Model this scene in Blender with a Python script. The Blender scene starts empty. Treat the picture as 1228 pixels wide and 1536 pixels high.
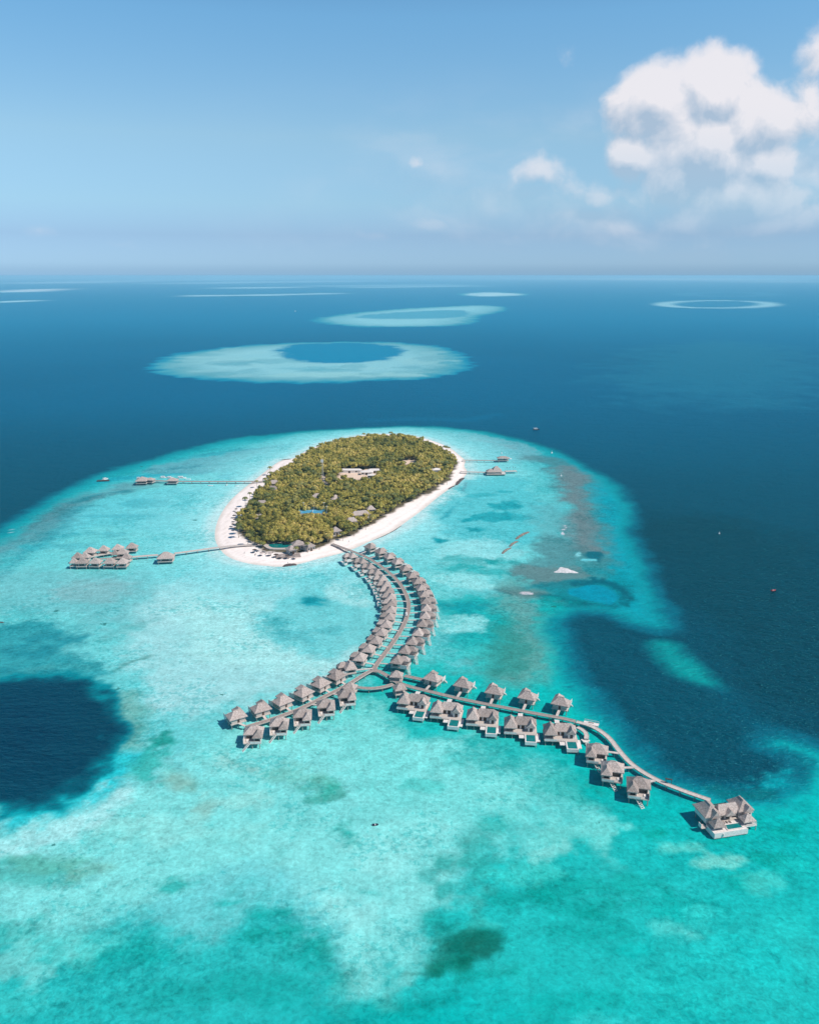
import bpy, math, random
import numpy as np
from mathutils import Vector
random.seed(7); RS = np.random.RandomState(11)
C = bpy.context.scene.collection
PI = math.pi

# ------------------------------------------------------------------ camera
H = 200.0; F = 1250.0; YH = 413.0
PITCH = math.atan((768 - YH) / F)
CP, SP = math.cos(PITCH), math.sin(PITCH)
cam = bpy.data.cameras.new('camera'); cam_o = bpy.data.objects.new('camera', cam); C.objects.link(cam_o)
cam_o.location = (0, 0, H); cam_o.rotation_euler = (PI/2 - PITCH, 0, 0)
cam.sensor_fit = 'VERTICAL'; cam.sensor_height = 24.0; cam.lens = 24.0 * F / 1536.0
cam.clip_start = 1.0; cam.clip_end = 300000
bpy.context.scene.camera = cam_o

def at(px, py, z=0.0):
    """survey point of the place: bearing/elevation of a photographed spot -> its ground position"""
    a = (px - 614.0) / F; b = -(py - 768.0) / F
    dx = a; dy = CP + b * SP; dz = -SP + b * CP
    t = (z - H) / dz
    return (dx * t, dy * t)
def proj(x, y, z):
    zc = y * CP - (z - H) * SP; up = y * SP + (z - H) * CP
    return 614 + F * x / zc, 768 - F * up / zc

# ------------------------------------------------------------------ materials
def lin(c):
    c = np.array(c, float) / 255.0
    return np.where(c <= 0.04045, c / 12.92, ((c + 0.055) / 1.055) ** 2.4)
def nt(m): m.use_nodes = True; return m.node_tree
def mat(name, a, b=None, scale=1.0, rough=0.85, detail=4, bump=0.0, stretch=None, spec=0.3, objrand=0.0):
    """two-tone noise material, colours are linear reflectances"""
    m = bpy.data.materials.new(name); t = nt(m); n = t.nodes; p = n['Principled BSDF']
    p.inputs['Roughness'].default_value = rough
    p.inputs['Specular IOR Level'].default_value = spec
    if b is None: b = tuple(x * 0.75 for x in a)
    tc = n.new('ShaderNodeTexCoord'); mp = n.new('ShaderNodeMapping')
    t.links.new(tc.outputs['Object'], mp.inputs[0])
    if stretch: mp.inputs['Scale'].default_value = stretch
    no = n.new('ShaderNodeTexNoise'); no.inputs['Scale'].default_value = scale; no.inputs['Detail'].default_value = detail
    t.links.new(mp.outputs[0], no.inputs['Vector'])
    r = n.new('ShaderNodeValToRGB'); r.color_ramp.elements[0].position = 0.3; r.color_ramp.elements[1].position = 0.7
    r.color_ramp.elements[0].color = (*b, 1); r.color_ramp.elements[1].color = (*a, 1)
    t.links.new(no.outputs['Fac'], r.inputs[0])
    out = r.outputs[0]
    if objrand:
        oi = n.new('ShaderNodeObjectInfo'); mr = n.new('ShaderNodeMapRange')
        mr.inputs['To Min'].default_value = 1 - objrand; mr.inputs['To Max'].default_value = 1 + objrand
        t.links.new(oi.outputs['Random'], mr.inputs[0])
        hs = n.new('ShaderNodeVectorMath'); hs.operation = 'SCALE'
        t.links.new(out, hs.inputs[0]); t.links.new(mr.outputs[0], hs.inputs['Scale']); out = hs.outputs[0]
    t.links.new(out, p.inputs['Base Color'])
    if bump:
        bp = n.new('ShaderNodeBump'); bp.inputs['Strength'].default_value = bump; bp.inputs['Distance'].default_value = 0.15
        t.links.new(no.outputs['Fac'], bp.inputs['Height']); t.links.new(bp.outputs[0], p.inputs['Normal'])
    return m
M = {}
M['thatch'] = mat('weathered_thatch', (0.49, 0.43, 0.405), (0.26, 0.215, 0.20), 1.6, 0.95, 6, 0.6, objrand=0.22, spec=0.1)
M['ridge'] = mat('ridge_thatch', (0.50, 0.43, 0.40), (0.32, 0.27, 0.25), 2.5, 0.95, spec=0.1)
M['deck'] = mat('pale_decking', (0.60, 0.54, 0.50), (0.42, 0.37, 0.34), 1.2, 0.8, 4, 0, (1, 8, 1))
M['board'] = mat('boardwalk_timber', (0.37, 0.31, 0.29), (0.25, 0.21, 0.195), 0.8, 0.85, 5, 0)
M['boardpale'] = mat('pale_boardwalk_timber', (0.62, 0.56, 0.53), (0.45, 0.40, 0.38), 0.8, 0.85, 5, 0)
M['wall'] = mat('timber_wall', (0.60, 0.55, 0.52), (0.40, 0.35, 0.32), 1.5, 0.8)
M['white'] = mat('white_painted_timber', (0.80, 0.76, 0.74), (0.62, 0.58, 0.56), 1.2, 0.6)
M['post'] = mat('pile_timber', (0.44, 0.40, 0.37), (0.25, 0.23, 0.21), 1.5, 0.9)
M['dark'] = mat('dark_timber', (0.10, 0.065, 0.05), (0.05, 0.035, 0.03), 1.5, 0.7)
M['glass'] = mat('window_glass', (0.03, 0.04, 0.05), (0.02, 0.03, 0.035), 0.5, 0.12, spec=0.6)
M['pool'] = mat('pool_water', (0.0, 0.20, 0.20), (0.0, 0.16, 0.17), 0.8, 0.08, spec=0.5)
M['bluecourt'] = mat('blue_court', (0.08, 0.36, 0.55), (0.06, 0.30, 0.48), 0.5, 0.8)
M['rock'] = mat('sandbag_rock', (0.30, 0.265, 0.235), (0.07, 0.06, 0.055), 0.9, 0.95, 6, 0.7)
M['darkrock'] = mat('dark_rock', (0.13, 0.10, 0.10), (0.05, 0.04, 0.04), 0.9, 0.95, 6, 0.7)
M['hull'] = mat('white_hull', (0.80, 0.80, 0.80), (0.72, 0.72, 0.73), 1.0, 0.35, spec=0.5)
M['navy'] = mat('dark_hull', (0.03, 0.04, 0.07), (0.02, 0.03, 0.05), 1.0, 0.4)
M['red'] = mat('red_paint', (0.5, 0.05, 0.05), (0.35, 0.03, 0.03), 1.0, 0.5)
M['metal'] = mat('galvanised_metal', (0.62, 0.60, 0.58), (0.45, 0.44, 0.42), 1.0, 0.5)
M['canvas'] = mat('canvas', (0.72, 0.66, 0.60), (0.6, 0.52, 0.46), 1.0, 0.9)
M['bark'] = mat('bark', (0.28, 0.22, 0.16), (0.16, 0.12, 0.09), 2, 0.95)
M['foam'] = mat('foam_sand', (0.78, 0.75, 0.77), (0.42, 0.45, 0.47), 0.5, 0.9, 6, 0.4)
M['fabric'] = mat('sunbed_fabric', (0.30, 0.26, 0.25), (0.16, 0.13, 0.12), 1.0, 0.9)
M['skin'] = mat('skin', (0.35, 0.2, 0.14), (0.3, 0.17, 0.12), 2, 0.7)
M['cloth'] = mat('shirt_cloth', (0.6, 0.6, 0.65), (0.45, 0.45, 0.5), 3, 0.9)

def foliage(name, cols):
    m = bpy.data.materials.new(name); t = nt(m); n = t.nodes; p = n['Principled BSDF']
    p.inputs['Roughness'].default_value = 0.6; p.inputs['Specular IOR Level'].default_value = 0.25
    g = n.new('ShaderNodeNewGeometry')
    no = n.new('ShaderNodeTexNoise'); no.inputs['Scale'].default_value = 0.11; no.inputs['Detail'].default_value = 2
    no2 = n.new('ShaderNodeTexNoise'); no2.inputs['Scale'].default_value = 0.9; no2.inputs['Detail'].default_value = 3
    no3 = n.new('ShaderNodeTexNoise'); no3.inputs['Scale'].default_value = 0.02; no3.inputs['Detail'].default_value = 1
    for q in (no, no2, no3): t.links.new(g.outputs['Position'], q.inputs['Vector'])
    def mth(op, a, b):
        k = n.new('ShaderNodeMath'); k.operation = op
        for i, v in enumerate((a, b)):
            if isinstance(v, (int, float)): k.inputs[i].default_value = v
            else: t.links.new(v, k.inputs[i])
        return k.outputs[0]
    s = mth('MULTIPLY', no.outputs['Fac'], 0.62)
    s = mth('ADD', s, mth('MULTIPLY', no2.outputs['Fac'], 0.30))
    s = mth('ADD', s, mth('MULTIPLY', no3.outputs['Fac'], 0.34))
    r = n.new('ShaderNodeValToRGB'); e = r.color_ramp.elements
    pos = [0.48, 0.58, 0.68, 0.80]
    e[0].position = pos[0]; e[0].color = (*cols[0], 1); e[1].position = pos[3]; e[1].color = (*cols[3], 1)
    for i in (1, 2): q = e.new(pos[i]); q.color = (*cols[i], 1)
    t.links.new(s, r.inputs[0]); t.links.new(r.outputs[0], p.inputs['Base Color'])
    return m
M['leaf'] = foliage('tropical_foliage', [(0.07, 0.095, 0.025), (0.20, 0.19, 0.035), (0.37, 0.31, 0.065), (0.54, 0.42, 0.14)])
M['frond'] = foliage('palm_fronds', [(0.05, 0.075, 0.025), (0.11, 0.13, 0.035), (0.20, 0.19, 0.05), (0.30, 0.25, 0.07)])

# ------------------------------------------------------------------ mesh helper
class MB:
    def __init__(s): s.v = []; s.f = []
    def quad(s, *p):
        i = len(s.v); s.v += [tuple(q) for q in p]; s.f.append(tuple(range(i, i + len(p)))); return s
    def box(s, x0, x1, y0, y1, z0, z1):
        i = len(s.v)
        s.v += [(x, y, z) for z in (z0, z1) for x, y in ((x0, y0), (x1, y0), (x1, y1), (x0, y1))]
        s.f += [tuple(i + k for k in q) for q in ((3,2,1,0),(4,5,6,7),(0,1,5,4),(1,2,6,5),(2,3,7,6),(3,0,4,7))]
        return s
    def bar(s, p, q, w, h=None):
        h = h or w; p = Vector(p); q = Vector(q); d = (q - p)
        if d.length < 1e-6: return s
        d.normalize(); u = Vector((0,0,1)) if abs(d.z) < 0.95 else Vector((1,0,0))
        a = d.cross(u).normalized() * (w/2); b = d.cross(a).normalized() * (h/2)
        i = len(s.v)
        for c in (p, q):
            s.v += [tuple(c + x) for x in (a + b, a - b, -a - b, -a + b)]
        s.f += [tuple(i + k for k in f) for f in ((0,1,2,3),(7,6,5,4),(0,4,5,1),(1,5,6,2),(2,6,7,3),(3,7,4,0))]
        return s
    def cyl(s, x, y, z0, z1, r, n=8, r2=None):
        r2 = r if r2 is None else r2; i = len(s.v)
        for z, q in ((z0, r), (z1, r2)):
            s.v += [(x + q*math.cos(2*PI*k/n), y + q*math.sin(2*PI*k/n), z) for k in range(n)]
        s.f += [(i+k, i+(k+1)%n, i+n+(k+1)%n, i+n+k) for k in range(n)]
        s.f.append(tuple(i+n+k for k in range(n))); s.f.append(tuple(i+n-1-k for k in range(n)))
        return s
    def hip(s, x0, x1, y0, y1, ze, zr, ax='x', ins=None, th=0.35, g0=False, g1=False):
        """hip roof; g0/g1 make that end a gable; curved (slightly flared) thatch in two pitches"""
        i = len(s.v)
        cx, cy = (x0+x1)/2, (y0+y1)/2
        if ax == 'x':
            hw = (y1-y0)/2; ins = min(hw if ins is None else ins, (x1-x0)/2)
            a = (x0 + (0.15 if g0 else ins), cy, zr); b = (x1 - (0.15 if g1 else ins), cy, zr)
        else:
            hw = (x1-x0)/2; ins = min(hw if ins is None else ins, (y1-y0)/2)
            a = (cx, y0 + (0.15 if g0 else ins), zr); b = (cx, y1 - (0.15 if g1 else ins), zr)
        rect = [(x0,y0),(x1,y0),(x1,y1),(x0,y1)]
        top = [a, b, b, a] if ax == 'x' else [a, a, b, b]
        lo = [(x, y, ze-th) for x, y in rect]; e = [(x, y, ze) for x, y in rect]
        k = 0.42; mid = [(p[0]+(q[0]-p[0])*k, p[1]+(q[1]-p[1])*k, ze+(zr-ze)*(k-0.045)) for p, q in zip(e, top)]
        s.v += lo + e + mid + [a, b]
        for j in range(4):
            j2 = (j+1) % 4
            s.f.append((i+j, i+j2, i+4+j2, i+4+j)); s.f.append((i+4+j, i+4+j2, i+8+j2, i+8+j))
        A, B = i+12, i+13
        if ax == 'x': s.f += [(i+8,i+9,B,A),(i+9,i+10,B),(i+10,i+11,A,B),(i+11,i+8,A)]
        else: s.f += [(i+8,i+9,A),(i+9,i+10,B,A),(i+10,i+11,B),(i+11,i+8,A,B)]
        s.f.append((i+3,i+2,i+1,i))
        return s
    def mirror(s):
        s.v = [(-x, y, z) for x, y, z in s.v]; s.f = [tuple(reversed(f)) for f in s.f]; return s
    def build(s, name, m, parent=None, loc=None, rz=0.0):
        me = bpy.data.meshes.new(name); me.from_pydata(s.v, [], s.f); me.update()
        me.materials.append(M[m] if isinstance(m, str) else m)
        o = bpy.data.objects.new(name, me); C.objects.link(o)
        if parent: o.parent = parent
        if loc: o.location = loc; o.rotation_euler[2] = rz
        return o
def tag(o, label=None, cat=None, group=None, kind=None):
    if label: o['label'] = label
    if cat: o['category'] = cat
    if group: o['group'] = group
    if kind: o['kind'] = kind
    return o
def empty(name, x=0, y=0, z=0, rz=0):
    o = bpy.data.objects.new(name, None); C.objects.link(o); o.location = (x, y, z); o.rotation_euler[2] = rz
    o.empty_display_size = 1; return o
def copy_tree(o, kids):
    c = o.copy(); C.objects.link(c)
    for ch in kids[o.name]: cp(ch, c, kids)
    return c
def cp(o, parent, kids):
    c = o.copy(); C.objects.link(c); c.parent = parent
    for ch in kids.get(o.name, ()): cp(ch, c, kids)
def kidmap(root):
    k = {}
    def rec(o):
        k[o.name] = list(o.children)
        for ch in o.children: rec(ch)
    rec(root); return k
ORD = ['zeroth','first','second','third','fourth','fifth','sixth','seventh','eighth','ninth','tenth','eleventh','twelfth',
       'thirteenth','fourteenth','fifteenth','sixteenth','seventeenth','eighteenth']

# ------------------------------------------------------------------ numpy noise / painting
TB = [RS.rand(256, 256).astype(np.float32) for _ in range(6)]
def vnoise(x, y, k=0):
    xi = np.floor(x).astype(np.int64); yi = np.floor(y).astype(np.int64)
    fx = x - xi; fy = y - yi; fx = fx*fx*(3-2*fx); fy = fy*fy*(3-2*fy)
    T = TB[k % 6]; a = T[xi % 256, yi % 256]; b = T[(xi+1) % 256, yi % 256]
    c = T[xi % 256, (yi+1) % 256]; d = T[(xi+1) % 256, (yi+1) % 256]
    return (a + (b-a)*fx) * (1-fy) + (c + (d-c)*fx) * fy
def fbm(x, y, s, k=0, o=4, g=0.5):
    r = 0; a = 1; t = 0
    for i in range(o):
        r = r + a * vnoise(x/s + 17.3*i + 5*k, y/s + 9.1*i, k+i); t += a; a *= g; s = s * 0.48
    return r / t - 0.5
def chaikin(P, n=2, closed=True):
    P = np.array(P, float)
    for _ in range(n):
        if closed:
            Q = np.roll(P, -1, 0); P = np.stack([P*.75+Q*.25, P*.25+Q*.75], 1).reshape(-1, 2)
        else:
            A, B = P[:-1], P[1:]; R = np.stack([A*.75+B*.25, A*.25+B*.75], 1).reshape(-1, 2)
            P = np.vstack([P[:1], R[1:-1], P[-1:]])
    return P
def W(pts, z=0.0): return np.array([at(x, y, z) for x, y in pts])
def segdist(X, Y, P, closed):
    Q = np.roll(P, -1, 0) if closed else P[1:]; A = P if closed else P[:-1]
    d = np.full(X.shape, 1e12)
    for (x0, y0), (x1, y1) in zip(A, Q):
        dx, dy = x1-x0, y1-y0; L = dx*dx + dy*dy + 1e-9
        t = np.clip(((X-x0)*dx + (Y-y0)*dy)/L, 0, 1)
        d = np.minimum(d, (X-x0-t*dx)**2 + (Y-y0-t*dy)**2)
    return np.sqrt(d)
def inside(X, Y, P):
    r = np.zeros(X.shape, bool); Q = np.roll(P, -1, 0)
    for (x0, y0), (x1, y1) in zip(P, Q):
        if y0 == y1: continue
        c = (y0 > Y) != (y1 > Y); r ^= c & (X < (x1-x0)*(Y-y0)/(y1-y0) + x0)
    return r
def sdf(X, Y, P): d = segdist(X, Y, P, True); return np.where(inside(X, Y, P), d, -d)
def sstep(a, b, x): t = np.clip((x-a)/(b-a), 0, 1); return t*t*(3-2*t)

# ------------------------------------------------------------------ outlines of the island
SHORE = [(438,689),(421,690),(403,703),(382,720),(361,736),(341,755),(326,780),(321,804),(327,821),(341,836),(368,845),
         (402,849.5),(425,850.5),(450,846),(478,838),(505,832),(532,823),(553,812.5),(587,799),(608,783.5),(632,766.5),(656,746),
         (680,729),(694,718),(702,708),(695,699),(699,691),(690,684),(676,672),(650,661),(622,654),(584,650.5),(546,652),(512,658),(478,667),(452,680)]
WOOD = [(447,690),(425,707),(406,719),(386,742),(366,766),(352,787),(362,805),(382,822),(404,832),(437,836),(471,827),(498,815),(539,800),
        (570,781),(598,764),(628,748.5),(663,731),(680,714),(684,702),(688,695),(676,684),(655,672),(626,662),(600,659),(584,660),(560,659),(546,660),(512,665),(480,673),(458,683)]
shoreW = chaikin(W(SHORE)); woodW = chaikin(W(WOOD), 1)

# ------------------------------------------------------------------ the sea sheet
def build_sea():
    # rows: spacing grows with distance; columns: fine in the middle
    ys = [-600, -400, -200, -60, 60, 120]; y = 150.0
    while y < 62000:
        ys.append(y); y += max(1.0, (1.4 if y < 1400 else 0.95) * (y*y + H*H) / (H*F))
    ys.append(62000)
    h = list(np.arange(0, 130, 1.25)) ; x = 130
    while x < 300: h.append(x); x += 1.9
    while x < 560: h.append(x); x += 3.0
    while x < 2600: h.append(x); x += max(3.2, x*0.0065)
    while x < 60000: h.append(x); x *= 1.03
    h = np.array(h); xs = np.concatenate([-h[:0:-1], h]); ys = np.array(ys)
    nx, ny = len(xs), len(ys)
    X, Y = np.meshgrid(xs, ys); X = X.ravel(); Y = Y.ravel()
    dist = np.sqrt(X*X + Y*Y)
    # domain warp for natural edges
    WX = fbm(X, Y, 42, 0, 5); WY = fbm(X, Y, 42, 2, 5)
    WX2 = fbm(X, Y, 9, 1, 3); WY2 = fbm(X, Y, 9, 3, 3)
    nA = fbm(X, Y, 60, 4, 6, 0.6); nB = fbm(X, Y, 12, 5, 4, 0.6)
    BIG = fbm(X, Y, 700, 1, 4); nC = fbm(X, Y, 5.5, 2, 3, 0.7)
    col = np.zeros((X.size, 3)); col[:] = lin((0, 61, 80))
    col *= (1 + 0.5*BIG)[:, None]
    fo = sstep(600, 1500, Y)[:, None]; col = col*(1-fo) + lin((0, 89, 126))*(1 + 0.35*BIG)[:, None]*fo  # both distance ramps paint sky reflection and haze into the sea colour
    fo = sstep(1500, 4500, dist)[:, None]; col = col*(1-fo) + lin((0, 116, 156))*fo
    # paler cloud reflection painted further down at the right, darker water at the near right
    class L: pass
    S = L(); S.mask = np.ones(X.size)
    def poly(pts, c, soft, st=1.0, warp=14, nb=0.0, use=True, px=True, it=2, ramp=None, far=1.0):
        P = chaikin(W(pts), it) if px else np.array(pts)
        gr = 0.0 if ramp else min(soft, 9)*1.9
        if not ramp: soft = soft*0.62
        m = gr + soft*1.6 + warp + abs(nb)*1.2
        if ramp: m = max(m, -ramp[0][0]*1.2 + warp)
        sel = np.where((X > P[:,0].min()-m) & (X < P[:,0].max()+m) & (Y > P[:,1].min()-m) & (Y < P[:,1].max()+m))[0]
        if sel.size == 0: return
        x = X[sel] + WX[sel]*warp*2 + WX2[sel]*min(warp*.8, 9); y = Y[sel] + WY[sel]*warp*2 + WY2[sel]*min(warp*.8, 9)
        d = sdf(x, y, P) + (nA[sel]*nb*2 + nB[sel]*nb) + nC[sel]*(gr if not ramp else 3.0)
        if ramp:
            ss = [r[0] for r in ramp]; cc = np.array([lin(r[1]) for r in ramp])
            k = sstep(ss[0], ss[1], d)
            tgt = np.stack([np.interp(d, ss, cc[:, j]) for j in range(3)], 1)
            k = k*st
            col[sel] = col[sel]*(1-k)[:, None] + tgt*k[:, None]
            return sel, d
        k = sstep(-soft, soft, d)*st
        if use: k = k*S.mask[sel]
        col[sel] = col[sel]*(1-k)[:, None] + lin(c)*k[:, None]
        return sel, d
    def line(pts, c, w, soft, st=1.0, warp=10, nb=0.0, use=True):
        P = chaikin(W(pts), 2, False); m = w + soft + warp*1.5 + abs(nb)
        sel = np.where((X > P[:,0].min()-m) & (X < P[:,0].max()+m) & (Y > P[:,1].min()-m) & (Y < P[:,1].max()+m))[0]
        if sel.size == 0: return
        x = X[sel] + WX[sel]*warp*2 + WX2[sel]*min(warp, 8); y = Y[sel] + WY[sel]*warp*2 + WY2[sel]*min(warp, 8)
        d = segdist(x, y, P, False) + nA[sel]*nb*2 + nB[sel]*nb + nC[sel]*min(soft, 8)*1.5
        k = (1 - sstep(w-soft, w+soft, d))*st
        if use: k = k*S.mask[sel]
        col[sel] = col[sel]*(1-k)[:, None] + lin(c)*k[:, None]
    def blob(cx, cy, rx, ry, c, soft, st=1.0, warp=10, nb=0.0, use=True, rot=0.0):
        pts = []
        for k in range(14):
            a = 2*PI*k/14; u, v = rx*math.cos(a), ry*math.sin(a)
            pts.append((cx + u*math.cos(rot) - v*math.sin(rot), cy + u*math.sin(rot) + v*math.cos(rot)))
        poly(pts, c, soft, st, warp, nb, use, it=1)
    # --- far atolls (real ones, kilometres away)
    rmp = lambda e, a, b: [(-e, (0,106,146)), (0, (0,136,166)), (e, (70,158,175)), (e*2.5, a), (e*7, b)]
    poly([(222,550),(246,536),(300,525),(380,517),(480,513),(580,513),(655,518),(692,530),(702,546),(690,557),(640,567),(560,572),(470,574.5),(380,573),(300,568),(245,561)],
         None, 20, warp=30, ramp=rmp(22, (104,170,180), (138,198,206)))
    poly([(414,522),(440,516.5),(530,513.5),(596,518),(606,528),(590,538),(545,544),(480,545),(428,539)], (4,128,166), 30, 1, 30, 0, False)
    blob(640,541,40,7,(146,200,204),40,0.6,60,10,False); blob(330,540,70,7,(142,198,202),40,0.5,60,14,False)
    blob(520,562,120,3.5,(148,202,204),20,0.7,30,10,False); blob(480,553,60,3,(90,170,185),20,0.5,30,10,False)
    poly([(463,480),(500,473),(560,466),(640,461),(720,457.5),(765,460.5),(752,468),(718,474),(712,485),(660,490),(570,491),(500,488)],
         None, 30, warp=40, ramp=rmp(30, (112,180,192), (138,200,210)))
    poly([(528,474),(600,468),(690,464),(712,470),(690,477),(600,479),(540,478)], (58,150,176), 50, 0.85, 40, 0, False)
    poly([(684,441.5),(700,439.4),(740,438.3),(796,440.6),(790,443.5),(740,444.7),(700,444.3)], None, 30, warp=40, ramp=rmp(40, (160,205,215), (175,215,222)))
    for (cx, cy, rx, ry, w) in ((1074,456.5,80,5.6,30),(1090,441.5,62,3.2,60)):
        pts = [(cx+rx*math.cos(a*PI/12), cy+ry*math.sin(a*PI/12)) for a in range(25)]
        if w == 30: blob(cx, cy, rx-3, ry-1, (30,126,164), 60, 0.6, 20, 0, False)
        line(pts, (150,200,212) if w == 30 else (60,140,176), w*2.2, w*1.5, 0.95 if w == 30 else 0.4, 8, 0, False)
    for (x0,y0,x1,y1,w,c,st) in ((300,443.6,395,442.6,50,(180,220,226),1),(395,442.6,492,440.4,42,(165,210,220),.9),(370,431.8,412,431.2,90,(170,212,222),1),
            (500,429,650,427.2,60,(140,190,210),.8),(560,431,685,429,55,(150,198,215),.8),(0,438.4,40,437,90,(150,200,218),.9),(30,437,74,433.8,80,(195,215,222),1),
            (0,453.3,42,451.2,50,(170,215,224),1),(70,424.6,180,421.8,140,(160,200,220),.8),(290,425,380,423,160,(150,195,215),.7),(265,420.2,330,419,250,(160,200,215),.7),
            (430,423,520,421.5,220,(150,195,215),.7),(880,418.4,920,417.6,400,(175,200,212),.8),(992,418.8,1010,418.3,330,(235,235,235),1),(1045,420.5,1110,419.6,300,(165,200,215),.6),(1165,423,1220,422.2,200,(165,200,215),.6)):
        dd_ = at(614, y0, 0)[1]; w = max(w, 0.62*dd_*dd_/(H*F)); line([(x0,y0),((x0+x1)/2,(y0+y1)/2),(x1,y1)], c, w, w*.8, st, 30, 0, False)
    S.mask = (col[:,0] > 0.06).astype(float)
    for k in range(26):
        blob(250+RS.rand()*440, 520+RS.rand()*46, 14+RS.rand()*40, 1+RS.rand()*3, (70,150,166) if k%2 else (150,202,206), 14, 0.35, 30, 20, True)
    S.mask = np.ones(X.size)
    # faint shoal close behind the big reef
    line([(560,630),(640,628),(700,632),(740,622)], (0,104,142), 12, 12, 0.35, 10, 0, False)
    blob(1080,560,150,50,(30,118,146),200,0.5,150,60,False)  # reflection of the cloud on open sea, painted as a paler patch
    # --- basin behind the tail jetty: a little lighter than open sea
    poly([(1300,1160),(1180,1090),(1080,1035),(1000,950),(930,915),(860,905),(830,940),(840,1000),(900,1090),(960,1150),(1040,1185),(1110,1195),(1200,1180)],
         (0,68,86), 40, 0.8, 20, 0, False)
    poly([(940,760),(1000,770),(1228,800),(1400,1000),(1400,1230),(1228,1110),(1080,1010),(1010,930),(960,850)], (0,54,68), 60, 0.85, 30, 20, False)
    # --- the home reef platform
    PLAT = [(-520,1100),(-250,900),(-90,838),(0,795),(40,768),(80,745),(120,724),(160,708),(200,697),(250,682),(320,663),(400,652),(480,645),(560,640),
            (650,640),(720,646),(770,657),(816,669),(868,695),(912,718),(936,747),(945,787),(954,822),(962,861),(978,890),(998,930),(992,946),(965,938),
            (933,922),(905,913),(868,915),(847,927),(841,953),(848,985),(860,1013),(885,1048),(911,1080),(940,1119),(966,1146),(1010,1170),(1056,1180),
            (1105,1187),(1150,1192),(1185,1187),(1210,1165),(1200,1140),(1165,1127),(1142,1111),(1163,1096),(1196,1107),(1228,1124),(1330,1170),(1500,1260),
            (1900,1500),(1900,1950),(-1100,1950)]
    PW = chaikin(W(PLAT), 2)
    base = [(-13,(0,76,98)),(-3,(0,100,120)),(5,(0,142,152)),(18,(22,172,176)),(45,(66,196,198)),(80,(92,210,208))]
    sel, d = poly(PW, None, 10, 1, 7, 5, False, False, 0, ramp=base)
    S.mask = np.zeros(X.size); S.mask[sel] = sstep(2, 16, d)
    edge = np.full(X.size, -99.0); edge[sel] = d
    bright = lambda pts, c, soft, st, warp=14, nb=8: poly(pts, c, soft, st, warp, nb)
    # large tone regions -------------------------------------------------
    # greener water toward the right and the foreground
    poly([(560,1010),(760,960),(850,1000),(1000,1170),(1228,1200),(1700,1400),(1700,1900),(500,1900),(560,1400),(600,1200),(520,1100)], (0,188,180), 30, 0.9, 30, 20)
    poly([(-400,1330),(0,1315),(150,1330),(240,1390),(330,1390),(420,1360),(520,1400),(640,1470),(800,1500),(900,1900),(-500,1900)], (0,182,176), 30, 0.85, 22, 22)
    poly([(1228,1100),(1120,1180),(1180,1250),(1700,1500),(1700,1200)], (0,188,182), 20, 0.6, 20, 10)
    # middle-left luminous sand
    poly([(255,860),(330,840),(420,858),(560,850),(570,900),(590,960),(560,1010),(480,1030),(350,1060),(230,1080),(200,1010),(190,930),(215,880)], (142,222,220), 18, 0.9, 22, 12)
    poly([(300,1110),(450,1120),(600,1060),(640,1100),(760,1130),(700,1240),(640,1300),(600,1390),(560,1430),(500,1400),(440,1330),(250,1330),(100,1330),(-50,1290),(-200,1260),(40,1230),(180,1200),(240,1150)],
         (112,224,216), 20, 0.85, 26, 16)
    poly([(560,1080),(700,1110),(860,1150),(900,1230),(820,1260),(700,1240),(600,1200),(540,1130)], (104,224,216), 20, 0.65, 24, 14)
    poly([(250,900),(330,870),(380,900),(400,960),(480,990),(470,1020),(350,1010),(270,980)], (146,232,226), 16, 0.7, 18, 10)
    poly([(0,860),(120,850),(250,850),(240,900),(180,960),(100,925),(0,920),(-150,930),(-150,880)], (96,196,196), 16, 0.8, 18, 12)
    poly([(100,870),(180,860),(220,880),(160,905),(90,900)], (110,184,184), 12, 0.7, 14, 10)
    # teal shallow basin over the left hole and the hole itself
    poly([(-200,960),(0,940),(60,925),(120,945),(142,980),(150,1035),(120,1060),(-200,1060)], (0,142,152), 12, 0.74, 14, 12)
    for (a,b,rx,ry) in ((30,975,70,9),(90,955,45,8),(20,1003,60,6)): blob(a,b,rx,ry,(0,122,136),8,0.5,14,8)
    line([(40,1004),(90,996),(128,1000)], (70,180,180), 3, 4, 0.5, 10, 5)
    hole = [(-500,1040),(-100,1022),(0,1021),(34,1016),(81,1013),(124,1017),(150,1034),(172,1062),(187,1091),(188,1116),(168,1147),(132,1175),(81,1200),(39,1213),(0,1221),(-200,1238),(-500,1250)]
    HW = chaikin(W(hole), 2)
    sel2, d2 = poly(HW, None, 10, 1, 12, 12, False, False, 0, ramp=[(-6,(0,152,158)),(-1,(0,136,148)),(4,(0,84,102)),(9,(0,56,78)),(40,(0,48,72))])
    hm = np.zeros(X.size); hm[sel2] = sstep(-4, 1, d2); S.mask = S.mask*(1-hm)
    line([(190,1138),(168,1163),(132,1190),(81,1213),(39,1226),(0,1234),(-60,1244)], (20,200,206), 5.5, 6, 0.85, 5, 2)
    poly([(-100,1262),(0,1252),(60,1238),(120,1212),(178,1176),(186,1190),(165,1224),(120,1238),(60,1258),(0,1282),(-100,1290)], (150,232,228), 7, 0.8, 12, 7)
    poly([(190,1130),(240,1100),(250,1140),(220,1180),(190,1170)], (20,172,160), 8, 0.75, 12, 8)
    blob(212,1062,24,14,(80,180,170),6,0.7,10,8); blob(240,1110,14,8,(0,140,125),4,0.65,8,5)
    line([(185,1040),(192,1075),(200,1110)], (96,165,150), 4, 5, 0.6, 10, 6); line([(255,1165),(272,1185)], (110,178,160), 3.5, 4, 0.7, 6, 4)
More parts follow.
